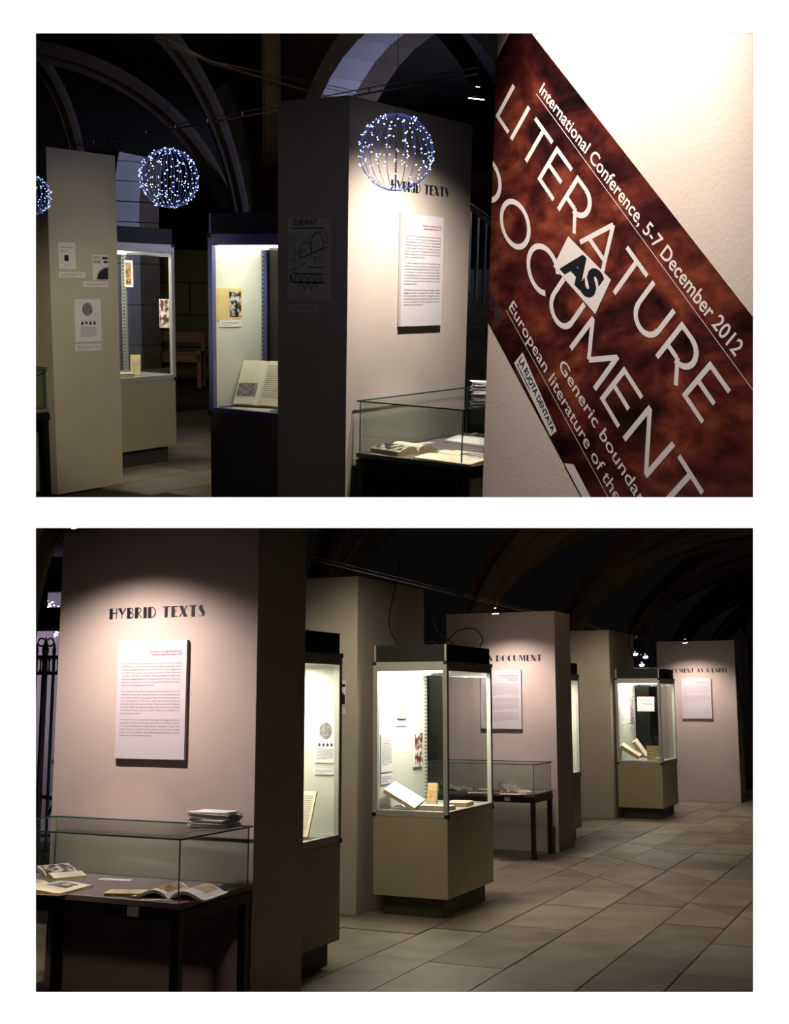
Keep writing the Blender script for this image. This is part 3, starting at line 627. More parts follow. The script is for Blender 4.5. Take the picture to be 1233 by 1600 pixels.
# ------------------------------------------------------------------ low display tables
def display_table(label, mw, L, D, room='L', bracket=None, sz=1.0):
    """origin = near corner (x=0,y=0); table spans x -L..0, y 0..D; glass hood above a felt tray"""
    t = thing('display_table', label, 'display table', mw)
    Ml = MUP.inverted() @ mw if room == 'U' else mw
    zb = lambda a, b: 0 if room != 'U' else max(0, slab_z(*(Ml @ Vector((a, b, 0))).xy) + .003)
    zt, zg = .60, .88
    for a in (-L + (.04 if room == 'L' else .005), -.047):
        for b in (.005, D - .045): q = zb(a + .02, b + .02); MB().box(a, a + .042, b, b + .04, q, zt - .075).build('leg', M['steel_black'], t, bevel=.002)
    MB().box(-L, 0, 0, .04, zt - .075, zt - .028).build('apron_rail', M['steel_black'], t); MB().box(-L, 0, D - .04, D, zt - .075, zt - .028).build('apron_rail', M['steel_black'], t)
    MB().box(-.04, 0, .04, D - .04, zt - .075, zt - .028).build('apron_rail', M['steel_black'], t); MB().box(-L, -L + .04, .04, D - .04, zt - .075, zt - .028).build('apron_rail', M['steel_black'], t)
    MB().box(-L + .008, -.008, .008, D - .008, zt - .027, zt - .018).build('tray_base', M['steel_black'], t)
    MB().box(-L + .012, -.012, .012, D - .012, zt - .0175, zt + .004).build('felt_bed', M['tray'], t)
    rim = MB(); rim.box(-L, 0, 0, .012, zt - .0175, zt + .0075).box(-L, 0, D - .012, D, zt - .0175, zt + .0075).box(-L, -L + .012, .012, D - .012, zt - .0175, zt + .0075).box(-.012, 0, .012, D - .012, zt - .0175, zt + .0075)
    rim.build('tray_rim', M['tray_rim'], t, bevel=.001)
    i = .014; z0 = zt + .0075
    for q in ([(-L + i, i, z0), (-i, i, z0), (-i, i, zg), (-L + i, i, zg)], [(-L + i, D - i, z0), (-i, D - i, z0), (-i, D - i, zg), (-L + i, D - i, zg)],
              [(-i, i, z0), (-i, D - i, z0), (-i, D - i, zg), (-i, i, zg)], [(-L + i, i, z0), (-L + i, D - i, z0), (-L + i, D - i, zg), (-L + i, i, zg)],
              [(-L, 0, zg + .002), (0, 0, zg + .002), (0, D, zg + .002), (-L, D, zg + .002)]):
        MB().poly(q).build('glass_pane', M['glass_green'], t)
    e = .0045
    ed = MB(); ed.box(-L, 0, -e / 2, e / 2, zg - .001, zg + .006).box(-L, 0, D - e / 2, D + e / 2, zg - .001, zg + .006).box(-e / 2, e / 2, 0, D, zg - .001, zg + .006).box(-L - e / 2, -L + e / 2, 0, D, zg - .001, zg + .006)
    for a in (-L + i, -i):
        for b in (i, D - i): ed.box(a - e / 2, a + e / 2, b - e / 2, b + e / 2, z0, zg - .001)
    ed.build('glass_edge', M['glass_edge'], t)
    if bracket is not None:
        x, y, ax = bracket
        mb = MB(); (mb.box(x - .03, x + .03, -.016, -.001, zt - .062, zt - .02) if ax == 'y' else mb.box(.001, .016, y - .03, y + .03, zt - .062, zt - .02)); mb.build('steel_bracket', M['alu'], t, bevel=.002)
    return t
T1 = frame(MLO, -.95, 5.43, YL); display_table('black steel display table under a glass hood, nearest in the lower room', T1, 1.22, .605, bracket=(-.24, 0, 'y'))
T2 = frame(MLO, 1.33, 11.51, YL); display_table('glass-hooded display table in front of the AS DOCUMENT wall', T2, 1.15, .57, bracket=(-.27, 0, 'y'))
T3 = frame(MUP, .36, 5.88, YU); display_table('black steel display table with glass hood beside the upper HYBRID TEXTS wall', T3, .655, 1.15, 'U', bracket=(0, .24, 'x'))
T4 = G2 @ Matrix.Translation((-.02, -.64, 0)); display_table('glass-hooded table cut off at the far left of the upper room', T4, 1.1, .61, 'U')
ZT = .605
def toT(F, wx, wy, room=MLO):     # room point -> local x,y of a table frame
    q = F.inverted() @ (room @ Vector((wx, wy, 0))); return q.x, q.y
def onT(F, wx, wy, z, rz=0, room=MLO, **k): x, y = toT(F, wx, wy, room); return P2(F, x, y, z, rz, **k)
# books of the near lower table
open_book('small open book with a dark photograph, left rear of the nearest lower table', onT(T1, -1.70, 6.26, ZT, -28), .12, .17, .02, cover='paper_yellow', lp=('photo_bw', .08, .95, .05, .95), curl=.012, lift=.035, seed=2)
open_book('large open cream book with a portrait photograph, left front of the nearest lower table', onT(T1, -1.72, 5.86, ZT, 6), .235, .27, .018, cover='page_edge', rp=('photo_bw', .30, .80, .42, .86), curl=.008, seed=3)
flat_card('blank white caption card at the back of the nearest lower table', onT(T1, -1.40, 6.15, ZT, 8), .17, .045, 4)
closed_book('thin tan booklet lying closed in the middle of the nearest lower table', onT(T1, -1.24, 5.70, ZT, -70), .12, .19, .014, 'paper_yellow', 'photo_map')
open_book('open magazine with a curled brown photograph page at the right of the nearest lower table', onT(T1, -.985, 5.66, ZT, 8), .19, .24, .014, page='paper', cover='red_cover', lp=('photo_brown', .12, .78, .14, .9), rp=('photo_map', .15, .75, .35, .92), curl=.035, seed=5)
flat_card('white caption card nearest the front glass of the lower table', onT(T1, -1.07, 5.535, ZT, 16), .15, .035, 6)
flat_card('second white caption card, just below the curled magazine', onT(T1, -.975, 5.60, ZT, 14), .17, .032, 7)
def leaflet_stack(label, mw, seed, group, n=17, w=.21, d=.14):
    rnd = random.Random(seed); z = 0
    first = thing('leaflet', label, 'leaflet', mw, group); MB().box(-w / 2, w / 2, -d / 2, d / 2, 0, .0036).build('folded_sheet', M['paper'], first, bevel=.0008)
    base = mw; proto = first.children[0]
    for i in range(n):
        z = i * .0046; m = mw @ Matrix.Translation((rnd.uniform(-.012, .012), rnd.uniform(-.008, .008), z)) @ Matrix.Rotation(R(rnd.uniform(-9, 9)), 4, 'Z')
        if i == 0: first.matrix_world = m; continue
        o = first.copy(); C.objects.link(o); o.matrix_world = m
        if i == n - 1: o['label'] = label.replace('one of the white leaflets stacked', 'topmost white leaflet of the stack')
        c = proto.copy(); C.objects.link(c); c.parent = o
leaflet_stack('one of the white leaflets stacked on the glass of the nearest lower table', onT(T1, -.87, 5.88, .888, 4), 5, 'leaflets on the lower glass table')
# middle table
open_book('open book with a lifted grey page at the right end of the AS DOCUMENT table', onT(T2, 1.17, 11.72, ZT, -25), .14, .20, .02, lp=('photo_grey', 0, 1, 0, 1), curl=.015, lift=.09, seed=8)
open_book('open book with loose pages, seen through the lit glass case on the AS DOCUMENT table', onT(T2, .62, 12.05, ZT, 30), .15, .21, .03, page='paper', curl=.03, lift=.06, seed=9)
closed_book('tan closed book on the AS DOCUMENT table, left of the lifted page', onT(T2, .92, 11.86, ZT, 10), .2, .14, .025, 'paper_yellow')
flat_card('pinkish flat leaflet at the front of the AS DOCUMENT table', onT(T2, 1.13, 11.56, ZT, 18), .26, .10, 9, 'paper_cream')
flat_card('blue-white leaflet beside the pinkish one on the AS DOCUMENT table', onT(T2, .84, 11.72, ZT, 22), .26, .12, 10)
# upper table
open_book('open book with a dark street photograph at the left of the upper table', onT(T3, .07, 6.33, ZT, 78, MUP), .15, .21, .034, cover='page_edge', rp=None, lp=('photo_bw', .04, .96, .04, .96), curl=.016, txt=False, seed=11)
open_book('large open cream book with a small photograph, front right of the upper table', onT(T3, .375, 6.10, ZT, 84, MUP), .19, .36, .016, rp=('photo_bw', .12, .62, .12, .62), curl=.006, txt=False, seed=12)
flat_card('long white caption card behind the dark street photograph in the upper table', onT(T3, .17, 6.66, ZT, 75, MUP), .17, .045, 13)
open_book('open magazine with an orange-brown collage and red edge at the back of the upper table', onT(T3, .56, 6.78, ZT, 80, MUP), .19, .34, .020, page='paper', cover='red_cover', rp=('photo_brown', .1, .85, .08, .9), curl=.018, txt=False, seed=14)
flat_card('short white caption card between the two larger books of the upper table', onT(T3, .26, 6.38, ZT, 62, MUP), .13, .04, 15)
leaflet_stack('one of the white leaflets stacked on the glass of the upper table', onT(T3, .56, 6.72, .888, 30, MUP), 9, 'leaflets on the upper glass table', n=16)
# ---- inside the bright case of the lower room
def CX(F, y, z, w=LW, off=.024): return F @ Matrix.Translation((-w + off, y, z)) @ TURN
t = sheet('framed_print', 'small framed orange-and-white print high in the bright glass case', 'print', CX(H1, .375, 1.355), .155, .225, 'paper', .02); pic(t, 'photo_orange', .05, .12, .02, .20, -.0205)
caption('caption card under the framed print in the bright glass case', CX(H1, .355, 1.30), .19, .045, 21)
t = sheet('letter', 'long white typed sheet at the left in the bright glass case', 'print', CX(H1, .08, .975), .20, .27); lines(t, .2, .27, .235, .05, 18, seed=22)
caption('caption card below the typed sheet in the bright glass case', CX(H1, .08, .89), .195, .072, 23)
t = sheet('photo_strip', 'narrow red-brown photograph strip near the corner of the bright glass case', 'print', CX(H1, .655, .985), .17, .26, 'paper', .012); pic(t, 'photo_red', .01, .165, .005, .255, -.0125)
closed_book('thick white book leaning at the left of the bright glass case', P2(H1, -.43, .20, zf1 + .078, 0, 14, 30), .26, .19, .03, 'paper', None)
open_book('open pale book lying behind the leaning white book in the bright case', P2(H1, -.45, .36, zf1, -8), .10, .15, .012, page='paper', curl=.01, seed=24)
closed_book('small yellow book standing upright in the bright glass case', P2(H1, -.32, .50, zf1 + .082, 2, 78), .075, .165, .03, 'paper_yellow', 'photo_orange')
closed_book('white book lying with dark edge at the front of the bright glass case', P2(H1, -.17, .22, zf1, 5), .24, .13, .03, 'dark_cover', None)
flat_card('white sheet on top of the dark-edged book in the bright case', P2(H1, -.17, .22, zf1 + .0305, 5), .225, .12, 25)
closed_book('red book lying open side up at the right of the bright glass case', P2(H1, -.16, .62, zf1, 8), .17, .24, .026, 'red_cover', None)
flat_card('cream page on the red book in the bright case', P2(H1, -.16, .62, zf1 + .0265, 8), .155, .225, 26, 'paper_cream')
t = sheet('book_page', 'white page with an oval engraving inside the half-hidden case of the lower room', 'print', HA @ Matrix.Translation((-.165, .58 - .024, 1.13)), .135, .27)
MB().poly([(.072 + .042 * math.cos(R(a)), -.0048, .185 + .050 * math.sin(R(a))) for a in range(0, 360, 15)]).build('engraving', M['photo_grey'], t)
mb = MB()
for k in range(4): mb.poly([(.022 + k * .027, -.0048, .10), (.034 + k * .027, -.0048, .092), (.04 + k * .027, -.0048, .104), (.03 + k * .027, -.0048, .116)])
mb.build('emblems', M['ink'], t); lines(t, .135, .27, .075, .02, 7, seed=51)
caption('caption card under the oval engraving in the half-hidden case', HA @ Matrix.Translation((-.168, .58 - .024, 1.062)), .13, .035, 52)
open_book('propped pale open book with an engraving in the half-hidden case', P2(HA, -.20, .30, zf1 + .012, 4, 64), .13, .27, .012, page='paper_cream', lp=('photo_grey', .1, .9, .2, .5), curl=.005, seed=53, centre=False)
flat_card('cream sheet lying at the front of the half-hidden case', P2(HA, -.16, .14, zf1, 8), .22, .14, 54, 'paper_cream')
# ---- farthest case
t = sheet('collage', 'tall multicoloured collage high in the farthest glass case', 'print', CX(HD, .62, 1.19), .24, .38, 'paper', .01); pic(t, 'photo_multi', .02, .22, .01, .37, -.0105)
t = sheet('letter', 'white sheet with small print at the left of the farthest glass case', 'print', CX(HD, .12, 1.18), .26, .20); lines(t, .26, .2, .17, .03, 10, seed=27)
caption('caption card under the sheet in the farthest glass case', CX(HD, .14, 1.12), .12, .045, 28); caption('caption card under the multicoloured collage in the farthest glass case', CX(HD, .66, 1.12), .17, .045, 29)
t = sheet('pink_print', 'pale pink print hung askew inside the farthest glass case', 'print', HD @ Matrix.Translation((-.44, .60, 1.34)) @ Matrix.Rotation(R(-8), 4, 'Z'), .24, .19, 'pink_paper')
mb = MB(); put_text(mb, 'Cinéma', lambda a, b: (a, -.006, b), width=.17, cap=.03, x0=.02, y0=.14, bold=.02); put_text(mb, 'Russe', lambda a, b: (a, -.006, b), width=.13, cap=.03, x0=.09, y0=.085, bold=.02); mb.build('lettering', M['ink_grey'], t)
closed_book('cream book leaning at the left of the farthest glass case', P2(HD, -.45, .16, zf1 + .10, 0, 14, 33), .27, .12, .05, 'paper_cream', None)
closed_book('white book with dark print leaning in the middle of the farthest case', P2(HD, -.37, .30, zf1 + .14, 0, 16, 58), .24, .13, .05, 'paper_cream', None)
t = thing('folding_card', 'yellow folding card with windows standing in the farthest glass case', 'card', P2(HD, -.25, .25, zf1))
mb = MB().hexa([(0, 0, 0), (.09, -.03, 0), (.09, -.024, 0), (0, .006, 0)], [(0, 0, .19), (.09, -.03, .19), (.09, -.024, .19), (0, .006, .19)]); mb.hexa([(.09, -.03, 0), (.15, .03, 0), (.146, .036, 0), (.09, -.024, 0)], [(.09, -.03, .19), (.15, .03, .19), (.146, .036, .19), (.09, -.024, .19)]); mb.build('card', M['paper_yellow'], t)
mb = MB()
for r_ in range(4):
    for c_ in range(4): x = .008 + c_ * .02; y = -.0006 - x / 3; mb.poly([(x, y - .001, .02 + r_ * .045), (x + .01, y - .0043, .02 + r_ * .045), (x + .01, y - .0043, .045 + r_ * .045), (x, y - .001, .045 + r_ * .045)])
mb.build('printed_windows', M['ink_grey'], t)
closed_book('small white box-like booklet at the right of the farthest case', P2(HD, -.07, .20, zf1, 5), .10, .10, .045, 'paper', None)
flat_card('white card lying flat at the right of the farthest glass case', P2(HD, -.10, .55, zf1, 5), .12, .2, 30)
# ---- upper case on olive cabinet
def CB(F, x, z, d): return F @ Matrix.Translation((x, d - .024, z))
t = sheet('photo_strip', 'red-brown photograph strip at the back of the upper olive-based case', 'print', CB(K1, -.15, 1.10, LD), .11, .23, 'paper', .006); pic(t, 'photo_red', .004, .106, .004, .226, -.0065)
t = sheet('framed_print', 'framed reddish print seen through the glass of the upper olive-based case', 'print', CB(K1, -.545, 1.42, LD), .10, .22, 'paper', .01); pic(t, 'photo_brown', .02, .085, .02, .2, -.0105)
closed_book('yellow book standing upright in the upper olive-based case', P2(K1, -.22, .68, zf1 + .082, 40, 78), .08, .165, .02, 'paper_yellow', 'photo_map')
open_book('flat open book at the back of the upper olive-based case', P2(K1, -.34, .28, zf1, 60), .15, .2, .014, page='paper', cover='dark_cover', curl=.01, seed=31)
closed_book('dark book under a white sheet in the upper olive-based case', P2(K1, -.14, .42, zf1, 65), .22, .13, .03, 'dark_cover', None)
flat_card('white sheet on the dark book in the upper olive-based case', P2(K1, -.14, .42, zf1 + .0305, 65), .21, .12, 32)
closed_book('white booklet leaning near the glass of the upper olive-based case', P2(K1, -.13, .16, zf1, 20, 0, 12), .2, .12, .016, 'paper', None)
# ---- upper blue-framed case
t = sheet('page_spread', 'yellow page spread with a dark photograph in the dark blue framed case', 'print', K2 @ Matrix.Translation((-.78 + .024, .035, 1.25)) @ TURN, .245, .195, 'paper_yellow'); pic(t, 'photo_bw', .125, .235, .02, .175)
caption('caption card under the yellow page spread in the dark blue framed case', K2 @ Matrix.Translation((-.78 + .024, .07, 1.21)) @ TURN, .20, .04, 33)
open_book('large pale open book propped up with an engraving, in the dark blue framed case', P2(K2, -.56, .20, zf1 + .015, 12, 62), .17, .30, .014, page='paper_cream', lp=('photo_grey', .15, .95, .18, .48), curl=.006, seed=34, centre=False)
flat_card('large white sheet lying at the front of the dark blue framed case', P2(K2, -.47, .13, zf1, 20), .40, .14, 35, 'paper_cream')
open_book('white open booklet at the right of the dark blue framed case', P2(K2, -.27, .16, zf1, 10), .1, .14, .02, page='paper', curl=.01, seed=36)

# ------------------------------------------------------------------ the slanted conference poster and its wall
YP = R(57.6948); GP = frame(MUP, .26, 3.3, YP)           # local x along the wall, front faces -y
vp = display_wall('bright cream wall carrying the slanted conference poster', GP, 0, 1.12, 0, .35, 3.35, 'U')
ph = R(43.6663)
def uv(u, v): return (u * math.cos(ph) + v * math.sin(ph), -u * math.sin(ph) + v * math.cos(ph) + 1.5)
tp_ = thing('poster', 'slanted dark red conference poster lettered LITERATURE AS DOCUMENT on the bright wall', 'poster', GP)
def cut(mb, name, m, kind=None):
    """trim to the wall's edge and to the slab"""
    import bmesh
    me = mb.mesh(name, m); bm = bmesh.new(); bm.from_mesh(me)
    Ml = MUP.inverted() @ GP; p0 = Ml @ Vector((0, 0, 0)); p1 = Ml @ Vector((1, 0, 0)); z0 = slab_z(p0.x, p0.y); z1 = slab_z(p1.x, p1.y)
    for co, no in (((.001, 0, 0), (-1, 0, 0)), ((1.115, 0, 0), (1, 0, 0)), ((0, 0, z0 + .006), (z1 - z0, 0, -1))):
        bmesh.ops.bisect_plane(bm, geom=bm.verts[:] + bm.edges[:] + bm.faces[:], plane_co=co, plane_no=Vector(no).normalized(), clear_outer=True)
    bm.to_mesh(me); bm.free(); o = bpy.data.objects.new(name, me); C.objects.link(o); o.parent = tp_; return o
mb = MB(); mb.prism([uv(-.403, -.05), uv(.111, -.071), uv(.665, -.086), (uv(1.25, -.10)), uv(1.25, .625), uv(.705, .598), uv(-.327, .553), uv(-.403, .55)], -.0013, -.0004, lambda a, b, y: (a, y, b)); cut(mb, 'poster_sheet', M['poster'])
def warp(A, B, ca, cb, y=-.0016):
    L_ = math.hypot(B[0] - A[0], B[1] - A[1])
    def f(a, b):     # a 0..L_, b in cap units
        s = a / L_; c = ca + (cb - ca) * s; u, v = A[0] + (B[0] - A[0]) * s, A[1] + (B[1] - A[1]) * s + b * c; p = uv(u, v); return (p[0], y, p[1])
    return f, L_
def pline(s, A, B, ca, cb, bold, name='lettering', m='poster_white', y=-.0016):
    f, L_ = warp(A, B, ca, cb, y); mb = MB(); put_text(mb, s, f, width=L_, cap=1, bold=bold, res=4); cut(mb, name, M[m])
def pglyph(s, A, B, ca, cb, name='title_lettering'):
    f, L_ = warp(A, B, ca, cb); mb = MB(); put_glyphs(mb, s, GEO, f, L_, 1); cut(mb, name, M['poster_white'])
def prule(A, B, w=.0016):
    mb = MB(); pa, pb = uv(*A), uv(*B)
    for q in band([pa, pb], w): mb.poly([(a, -.0016, b) for a, b in q])
    cut(mb, 'rule', M['poster_white'])
pline('International Conference, 5-7 December 2012', (-.199, .475), (.739, .509), .027, .036, .012)
prule((-.203, .465), (1.0, .505)); prule((.106, .008), (1.0, -.018))
pglyph('LITERATURE', (-.300, .322), (.81, .342), .101, .113)
pglyph('DOCUMENT', (-.262, .138), (.925, .125), .098, .124)
pline('Generic boundaries in', (.362, .066), (.937, .064), .030, .034, .006)
pline('European literature of the 20th', (.109, .020), (.88, -.002), .029, .033, .004)
mb = MB(); mb.poly([(a, -.0019, b) for a, b in (uv(.163, .222), uv(.362, .254), uv(.341, .348), uv(.150, .311))]); cut(mb, 'white_block', M['poster_white'])
pline('AS', (.185, .240), (.325, .267), .066, .068, .055, 'block_lettering', 'ink', -.0022)
mb = MB(); mb.poly([(a, -.0019, b) for a, b in (uv(.233, -.062), uv(.475, -.078), uv(.48, -.049), uv(.237, -.016))]); cut(mb, 'pale_strip', M['board'])
pline('LA RUOTA DENTATA', (.243, -.044), (.472, -.066), .020, .014, .02, 'strip_lettering', 'ink', -.0022)
pline('Movimento immaginista', (.246, -.056), (.33, -.062), .006, .006, .01, 'strip_small_lettering', 'ink', -.0022)
mb = MB(); mb.poly([(a, -.0019, b) for a, b in (uv(.560, -.083), uv(.72, -.087), uv(.72, -.062), uv(.585, -.056))]); cut(mb, 'pale_corner_patch', M['board'])
pline('JOUR', (.03, -.035), (.12, -.04), .03, .03, .01, 'faint_blue_lettering', 'blue_print', -.0016)

# ------------------------------------------------------------------ spotlights on steel rails
def track(label, mw, p0, p1, group=None):
    t = thing('light_rail', label, 'rail', mw @ Matrix.Translation(p0), group); d = Vector(p1) - Vector(p0)
    for k, off in enumerate((0, .03)): MB().tube([(0, 0, off), (d.x, d.y, d.z + off)], .006 if k == 0 else .0035, 6).build('rail_bar', M['rail'], t)
    mb = MB()
    for i in range(1, 12): q = d * (i / 12); mb.tube([(q.x, q.y, q.z), (q.x, q.y, q.z + .03)], .004, 5)
    mb.build('spacers', M['rail'], t); return t
def spot(label, mw, loc, aim, energy, angle=62, blend=.45, col=(1, .80, .66), arm=.25, group=None, lens=.035, size=.03):
    """cone halogen spot hung from a thin arm; aim in the same room frame"""
    t = thing('spotlight', label, 'lamp', mw @ Matrix.Translation(loc), group)
    MB().tube([(0, 0, .07), (0, 0, .07 + arm)], .004, 6).build('arm', M['chrome'], t)
    d = (Vector(aim) - Vector(loc)).normalized(); a = Vector((0, 0, .035))
    MB().tube([a, a + d * .012, a + d * .03, a + d * .055], [.010, .014, .022, lens], 16).build('reflector', M['chrome'], t, smooth=True)
    MB().tube([a - d * .045, a], [.014, .012], 12).build('socket', M['black'], t)
    MB().tube([a + d * .0555, a + d * .058], lens * .92, 16).build('lens', M['lens'], t)
    MB().ball(tuple(a + d * .0), .012).build('bulb', M['lens'], t)
    l = bpy.data.lights.new('spot_lamp', 'SPOT'); l.energy = energy; l.spot_size = R(angle); l.spot_blend = blend; l.color = col; l.shadow_soft_size = size
    o = bpy.data.objects.new('spot_lamp', l); C.objects.link(o); o.parent = t; o.location = a + d * .075; o.rotation_euler = d.to_track_quat('-Z', 'Y').to_euler()
    return t
def wp(F, Mr, x, y, z):     # local point -> room coordinates
    q = Mr.inverted() @ (F @ Vector((x, y, z))); return (q.x, q.y, q.z)
WARM = (1, .80, .73)
spot('halogen spot above the lower HYBRID TEXTS heading', MLO, wp(F1, MLO, -.70, -.60, 2.352), wp(F1, MLO, -.68, -.34, .6), 118, 134, 1, WARM, arm=.002, lens=.014)
spot('halogen spot shining over the AS DOCUMENT heading', MLO, wp(F3, MLO, -.44, -.55, 2.36), wp(F3, MLO, -.40, -.34, .6), 95, 130, 1, WARM, arm=.15)
spot('halogen spot above the DOCUMENT AS A LABEL heading', MLO, wp(F5, MLO, -.62, -.55, 2.34), wp(F5, MLO, -.58, -.34, .6), 85, 130, 1, WARM, arm=.15)
spot('bright halogen spot right of the string-light globe in the upper room', MUP, (.392, 6.11, 2.417), wp(G1, MUP, .32, .42, .6), 155, 132, 1, (1, .88, .77), arm=.12, lens=.043)
spot('halogen spot above the slanted poster, out of view over the wall', MUP, wp(GP, MUP, .50, -.36, 2.75), wp(GP, MUP, .50, -.02, 2.0), 240, 72, .9, (1, .87, .77), arm=.2)
for k, (x, y, z) in enumerate(((4.12, 20.4, 2.27), (4.27, 20.3, 2.22), (4.16, 20.1, 2.08))):
    spot(['left upper', 'right upper', 'lower'][k] + ' of the three small far spots above the farthest glass case', MLO, (x, y, z), (x, y - 1, z - 2), 3, 80, .5, WARM, arm=.10, lens=.045)
track('long steel light rail running above the display walls of the lower room', MLO, (-1.1, 8.35, 2.60), (4.45, 20.4, 2.46))
track('steel light rail crossing the upper room above the walls', MUP, (.42, 6.5, 2.58), (-3.1, 10.95, 2.58))
MB().box(3.9, 4.75, 20.5, 20.6, 2.0, 2.04).build('wall_shelf', M['alu'], mw=MLO, label='white shelf edge under the three far spots')
bpy.data.objects['wall_shelf']['category'] = 'shelf'

# cables on the bright case and along the far case
def cable(label, pts, mw=MLO, r=.0045):
    P = [Vector(p) for p in pts]; out = []
    for i in range(len(P) - 1):
        p0 = P[max(i - 1, 0)]; p1, p2 = P[i], P[i + 1]; p3 = P[min(i + 2, len(P) - 1)]
        for k in range(6):
            t = k / 6; out.append(.5 * ((2 * p1) + (p2 - p0) * t + (2 * p0 - 5 * p1 + 4 * p2 - p3) * t * t + (3 * p1 - p0 - 3 * p2 + p3) * t ** 3))
    out.append(P[-1]); o = MB().tube(out, r, 5).build('power_cable', M['cable'], mw=mw); tag(o, label, 'cable'); return o
def W1(x, y, z): q = H1 @ Vector((x, y, z)); return (q.x, q.y, q.z)
cable('black cable dropping from the rail down to the bright glass case', [(.05, 8.98, 2.58), W1(-.52, .30, 2.42), W1(-.56, .30, 2.25), W1(-.60, .32, 2.05), W1(-.52, .32, 1.895)])
cable('black cable looping over the cap of the bright glass case', [W1(-.40, .40, 1.893), W1(-.3, .42, 1.93), W1(-.2, .40, 1.90), W1(-.10, .45, 2.0), W1(.02, .5, 2.02), W1(.04, .62, 1.95), W1(-.02, .72, 1.893)])
cable('thin black cable rising at an angle behind the bright case cap', [W1(-.36, .6, 2.12), W1(-.30, .58, 2.0), W1(-.2, .55, 1.94), W1(-.14, .5, 1.893)])
def W2(x, y, z): q = HD @ Vector((x, y, z)); return (q.x, q.y, q.z)
cable('black cable hanging from the rail to the farthest glass case', [W2(-.50, .62, 2.45), W2(-.5, .5, 2.25), W2(-.44, .5, 2.0), W2(-.36, .45, 1.895)])
cable('second black cable curling over the farthest glass case cap', [W2(-.44, .75, 2.45), W2(-.36, .6, 2.15), W2(-.3, .5, 1.95), W2(-.16, .45, 1.895)])

# ------------------------------------------------------------------ string-light globes: window reflections built as hung objects
def globe(label, loc, r, seed, n=220, hang=2.0):
    t = thing('light_globe', label, 'string light', MUP @ Matrix.Translation(loc), 'reflected blue string-light globes of the upper room')
    rnd = random.Random(seed)
    wires = MB(); leds = MB()
    for k in range(12):
        a = math.pi * k / 12; pts = [(r * math.cos(p) * math.cos(a), r * math.cos(p) * math.sin(a), r * math.sin(p)) for p in [2 * math.pi * i / 28 for i in range(29)]]
        wires.tube(pts, .0012 * r / .18, 4, False)
    for i in range(n):
        k = rnd.randrange(24); a = math.pi * k / 12 + rnd.uniform(-.10, .10); p = math.asin(rnd.uniform(-1, 1)); rr = r * rnd.uniform(.96, 1.05)
        c = (rr * math.cos(p) * math.cos(a), rr * math.cos(p) * math.sin(a), rr * math.sin(p)); leds.ball(c, r * rnd.uniform(.012, .021))
    wires.build('wire_hoops', M['led_wire'], t); leds.build('led_bulbs', M['led'], t, kind='stuff')
    MB().tube([(0, 0, -r), (0, 0, r)], .004, 6).build('centre_rod', M['iron'], t); MB().tube([(0, 0, r), (0, 0, hang)], .0012, 4).build('hanging_wire', M['cable'], t)
globe('reflected blue-white globe of string lights in front of the dark arch, centre of the left half', (-1.295, 7.0, 2.06), .165, 1)
globe('largest reflected blue-white string-light globe in front of the upper HYBRID TEXTS wall', (-.002, 5.45, 2.065), .165, 2, 200)
globe('reflected blue-white string-light globe cut off at the left edge of the upper room', (-2.055, 6.9, 1.945), .108, 3, 160)

# ------------------------------------------------------------------ vaults
def sweep(pts, w, d, nrm):     # moulded rib: profile swept along pts; nrm(i) outward
    mb = MB(); prof = [(-w, 0), (-w * .75, -d * .5), (-w * .3, -d * .55), (0, -d), (w * .3, -d * .55), (w * .75, -d * .5), (w, 0), (w, d * .5), (-w, d * .5)]
    n = len(prof); P = [Vector(p) for p in pts]; N = len(P)
    for i, p in enumerate(P):
        tg = (P[min(i + 1, N - 1)] - P[max(i - 1, 0)]).normalized(); up = nrm(p, tg).normalized(); sd_ = tg.cross(up).normalized()
        for a, b in prof: mb.v.append(tuple(p + sd_ * a + up * b))
    for i in range(N - 1):
        for k in range(n): k2 = (k + 1) % n; mb.f.append((i * n + k, i * n + k2, (i + 1) * n + k2, (i + 1) * n + k))
    return mb
ex = Vector((math.cos(YL), -math.sin(YL), 0)); ey = Vector((math.sin(YL), math.cos(YL), 0))
A0 = Vector((-.75, 11.2, 0)); SPAN = 6.4; ZS = 1.9; RISE = 2.15; BAY = 4.0
def vpt(s, q, rise=RISE, base=0): # s along corridor, q 0..1 across
    a = math.pi * q; return A0 + ey * s + ex * (SPAN / 2 * (1 - math.cos(a))) + Vector((0, 0, ZS + rise * math.sin(a)))
vault = thing('brick_vault', 'dark ribbed brick vault over the lower room', 'vault', Matrix.Identity(4))
def below(p): q = Vector(p) - EYE; return q.dot(UP) < .005 * q.dot(FW)     # under the storey slab
def runs(pts):
    out = []; cur = []
    for p in pts:
        if below(p): cur.append(p)
        else:
            if len(cur) > 1: out.append(cur)
            cur = []
    if len(cur) > 1: out.append(cur)
    return out
inw = lambda p, tg: (p - (A0 + ex * SPAN / 2 + Vector((0, 0, ZS - .5)) + ey * (p - A0).dot(ey)))
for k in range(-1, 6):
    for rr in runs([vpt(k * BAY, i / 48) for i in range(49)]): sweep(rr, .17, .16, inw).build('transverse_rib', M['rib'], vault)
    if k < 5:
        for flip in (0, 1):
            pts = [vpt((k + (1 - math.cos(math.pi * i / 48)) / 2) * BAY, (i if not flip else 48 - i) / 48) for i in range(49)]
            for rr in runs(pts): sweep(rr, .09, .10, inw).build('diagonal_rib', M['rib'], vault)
mb = MB(); web = lambda s, q: vpt(s, q, RISE + .18) - ex * (.12 * math.cos(math.pi * q))
def lun(s): return .05 + .30 * abs(math.sin(math.pi * s / BAY))      # pointed lunettes between the ribs stay open
